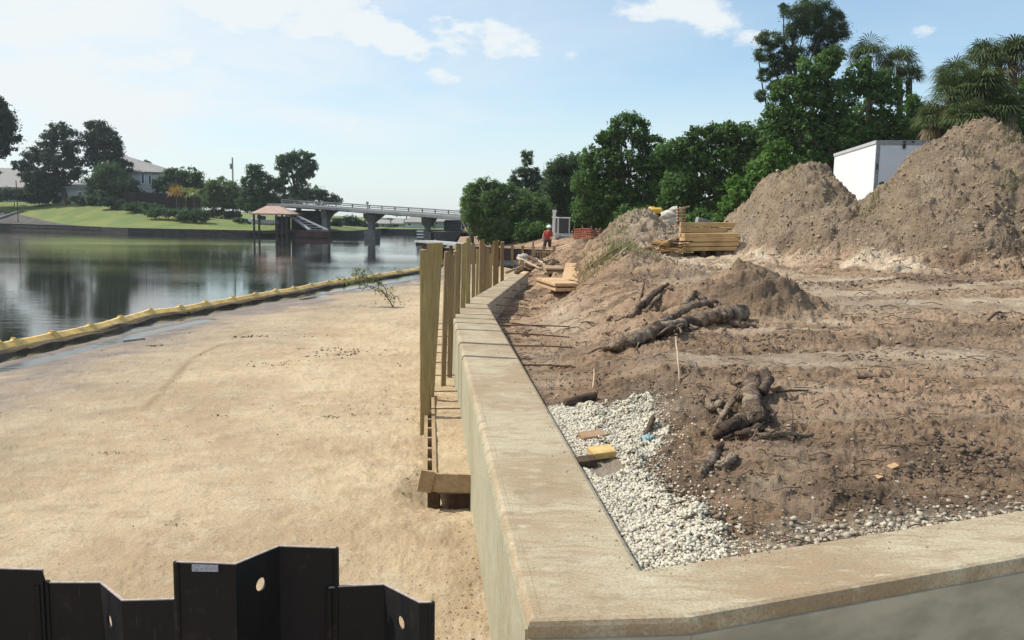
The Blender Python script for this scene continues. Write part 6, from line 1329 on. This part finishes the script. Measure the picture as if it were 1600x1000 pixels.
# crumpled teal plastic
q = DH(1012, 690); bm = bmesh.new(); bmesh.ops.create_icosphere(bm, subdivisions=3, radius=1)
for v in bm.verts:
    f_ = 1 + rng.uniform(-.35, .25); v.co = Vector((q[0] + v.co.x * .045 * f_, q[1] + v.co.y * .09 * f_, q[2] + .015 + v.co.z * .035 * f_))
me = bpy.data.meshes.new('plastic_scrap'); bm.to_mesh(me); bm.free(); tag(link_mesh('plastic_scrap', me, simple('teal_plastic', (.16, .27, .27), (.30, .38, .36), 40, .5, .4)), 'crumpled teal plastic scrap at the top of the gravel', 'plastic scrap')
mb = MB(); mb.tube(wiggle(path3([(1008, 690, .03), (1015, 676, .05), (1020, 665, .06)]), 4, .004), .022, 8, .2); tag(mb.build('dark_clump', M_darkwood, smooth=True), 'dark rotten wood clump beside the teal plastic', 'wood clump')
S = [((1062, 600, 0), (1058, 578, .12), (1054, 560, .22), .010, M_twigpale, 'thin brown stick standing out of the dirt left of the stump'),
     ((926, 608, .0), (928, 598, .05), (928, 588, .08), .009, M_twigpale, 'short pale upright stick above the short log'),
     ((1212, 618, .02), (1235, 616, .03), (1262, 614, .02), .012, M_darkwood, 'dark stick lying right of the stump'),
     ((908, 507, .02), (918, 508, .03), (931, 510, .02), .012, M_darkwood, 'small dark stick on the sandy patch by the kink of the wall'),
     ((1000, 470, .0), (1006, 455, .12), (1001, 447, .16), .014, M_darkwood, 'curved twig sticking up on the slope below the grass'),
     ((1340, 593, .01), (1352, 592, .02), (1363, 594, .01), .016, M_darkwood, 'stubby dark stick in the middle of the tracked dirt'),
     ((1545, 500, .0), (1560, 494, .06), (1572, 497, .0), .018, M_darkwood, 'bent root end at the right side of the tracked dirt'),
     ((1235, 680, .0), (1238, 668, .06), (1234, 655, .12), .005, M_darkwood, 'tiny upright twig right of the stump'),
     ((935, 665, .01), (960, 655, .02), (975, 652, .01), .007, M_twigpale, 'thin stick beside the brown wood block'),
     ((1000, 375, .05), (975, 395, .06), (955, 408, .03), .025, M_twigpale, 'long pale cane slanting down the debris ridge'),
     ((985, 385, .1), (950, 405, .12), (915, 425, .05), .02, M_twig, 'brown cane slanting towards the tilted plywood panels')]
for a, b, c, r, m, lab in S:
    mb = MB(); P = wiggle(path3([a, b, c]), 4, r * .3); mb.tube(P, lerp_list([r, r, r * .6], len(P)), 6, .1); tag(mb.build('stick', m, smooth=True), lab, 'stick')
for (px, py, w_, d_, lab) in [(1395, 731, .07, .04, 'flat pale wood chip on the right, upper one'), (1373, 748, .06, .035, 'flat brown wood chip on the right, lower one')]:
    q = DH(px, py); mb = MB(); mb.box((q[0], q[1], q[2] + .01), (w_, d_, .012), rz=.4, rx=.3, ry=-.2); tag(mb.build('wood_chip', M_ply), lab, 'wood chip')
# litter twigs in the dirt: uncountable
N_ = 900; mb = MB(); cnt = 0
for _ in range(N_):
    y = math.exp(random.uniform(math.log(4.2), math.log(24))); x = y * random.uniform(-.04, .62)
    if not in_poly(np.array([x]), np.array([y]), np.vstack([inner[:6], [[60, 60], [60, 3]]]))[0]: continue
    if in_poly(np.array([x]), np.array([y]), grav_poly)[0]: continue
    z = dzf(x, y); a = random.uniform(-.6, .9); L_ = random.uniform(.02, .07) * (1 + y * .1); r = L_ * random.uniform(.03, .06)
    mb.tube([(x - L_ * math.cos(a), y - L_ * math.sin(a), z + r * 1.5), (x, y, z + r * 2 + random.uniform(0, .3) * L_), (x + L_ * math.cos(a), y + L_ * math.sin(a), z + r)], r, 4)
tag(mb.build('twig_litter', M_twig), kind='stuff')
# drag marks / sticks on the wet sand
for pa, pb, pc, r, lab in [((437, 545), (460, 543), (475, 531), .02, ''), ]:
    pass
mb = MB(); a, b = SH(192, 535), SH(227, 531); mb.tube([(a[0], a[1], a[2] + .03), (b[0], b[1], b[2] + .03)], .03, 8); tag(mb.build('driftwood', M_steelgrey), 'thin grey driftwood stick in the puddle behind the boom', 'driftwood')

# ------------------------------------------------------------------ small plants
def sapling():
    b = SH(614, 480); root = empty('willow_sapling', b, 'leaning willow sapling with an arching stem growing out of the sand', 'sapling')
    d = b[1]; P = lambda px, py, dd=0: AT(px, py, d + dd)
    stems = [([b, P(606, 466), P(592, 452, .2), P(570, 445, .4)], .022), ([P(606, 466), P(600, 448), P(578, 436), P(552, 430, .4)], .014), ([P(598, 457), P(572, 447), P(548, 442), P(530, 436, .5)], .012),
             ([P(592, 452), P(590, 440), P(580, 428)], .009), ([P(570, 445), P(560, 436), P(556, 424)], .008), ([b, P(616, 466), P(608, 452)], .012), ([P(578, 436), P(566, 428), P(560, 420)], .006)]
    mb = MB(); pts = []
    for s_, r in stems:
        q = wiggle(s_, 6, .01); mb.tube(q, lerp_list([r, r * .3], len(q)), 6); pts += [p for i, p in enumerate(q) if i > len(q) * .3]
    mb.build('stem', M_darkwood, root, True); pts = np.array(pts); leaf_cloud('foliage', pts, np.full(len(pts), .17), 520, .11, LF['sprig'], root, .28)
sapling()
def tuft(px, py, n, h, w, label, m='weed', spread=.5, name='grass_tuft'):
    c = DH(px, py); V = []
    for _ in range(n):
        x, y = c[0] + rng.normal() * w, c[1] + rng.normal() * w; z = dzf(x, y); a = rng.uniform(0, 6.28); L_ = h * rng.uniform(.4, 1.1); lean = rng.uniform(.1, spread + .3); t_ = np.array([math.cos(a), math.sin(a), 0]); s_ = np.array([-math.sin(a), math.cos(a), 0]) * h * .03
        b = np.array([x, y, z - .02]); m_ = b + t_ * L_ * lean * .5 + np.array([0, 0, L_ * .6]); e = b + t_ * L_ * lean * 1.1 + np.array([0, 0, L_ * .75]); V += [b - s_, b + s_, m_ + s_ * .8, m_ - s_ * .8, m_ - s_ * .8, m_ + s_ * .8, e + s_ * .1, e - s_ * .1]
    o = np_mesh(name, V, np.arange(len(V)).reshape(-1, 4), LF[m]); return tag(o, label, 'weeds')
for (px, py, n, h, w, lab) in [(952, 398, 700, .28, .7, 'long yellow green grass on the slope behind the plywood panels'), (975, 380, 250, .22, .5, 'grass patch higher on the debris ridge'), (968, 362, 160, .3, .3, 'dark green weeds near the top of the debris ridge'), (925, 392, 300, .22, .6, 'dull grass left of the long yellow green grass'),
                               (1365, 318, 120, .3, .25, 'green weeds on the saddle below the trailer'), (1342, 305, 60, .2, .15, 'sparse weeds under the trailer corner'), (1235, 270, 120, .18, .25, 'thin grass on the top of the smaller mound'), (1280, 325, 80, .18, .35, 'thin weeds on the right flank of the smaller mound'),
                               (1585, 300, 60, .25, .15, 'weed clump on the big mound near the right edge'), (1290, 300, 60, .2, .2, 'weeds on the back of the smaller mound'), (1570, 215, 120, .3, .4, 'weeds on the right shoulder of the big mound'), (1470, 210, 80, .3, .3, 'weeds on the left shoulder of the big mound')]:
    tuft(px, py, n, h, w, lab)

# ------------------------------------------------------------------ haze
hz = NT('air_haze'); hz.t.nodes.clear(); o_ = hz.n('ShaderNodeOutputMaterial'); v_ = hz.n('ShaderNodeVolumePrincipled'); v_.inputs['Color'].default_value = (.86, .93, 1, 1); v_.inputs['Density'].default_value = 0.00028; v_.inputs['Anisotropy'].default_value = 0.2
hz.l(v_.outputs[0], o_.inputs['Volume'])
mb = MB(); mb.box((0, 200, 8), (1600, 1200, 27)); o = mb.build('haze', hz.m); tag(o, kind='stuff')
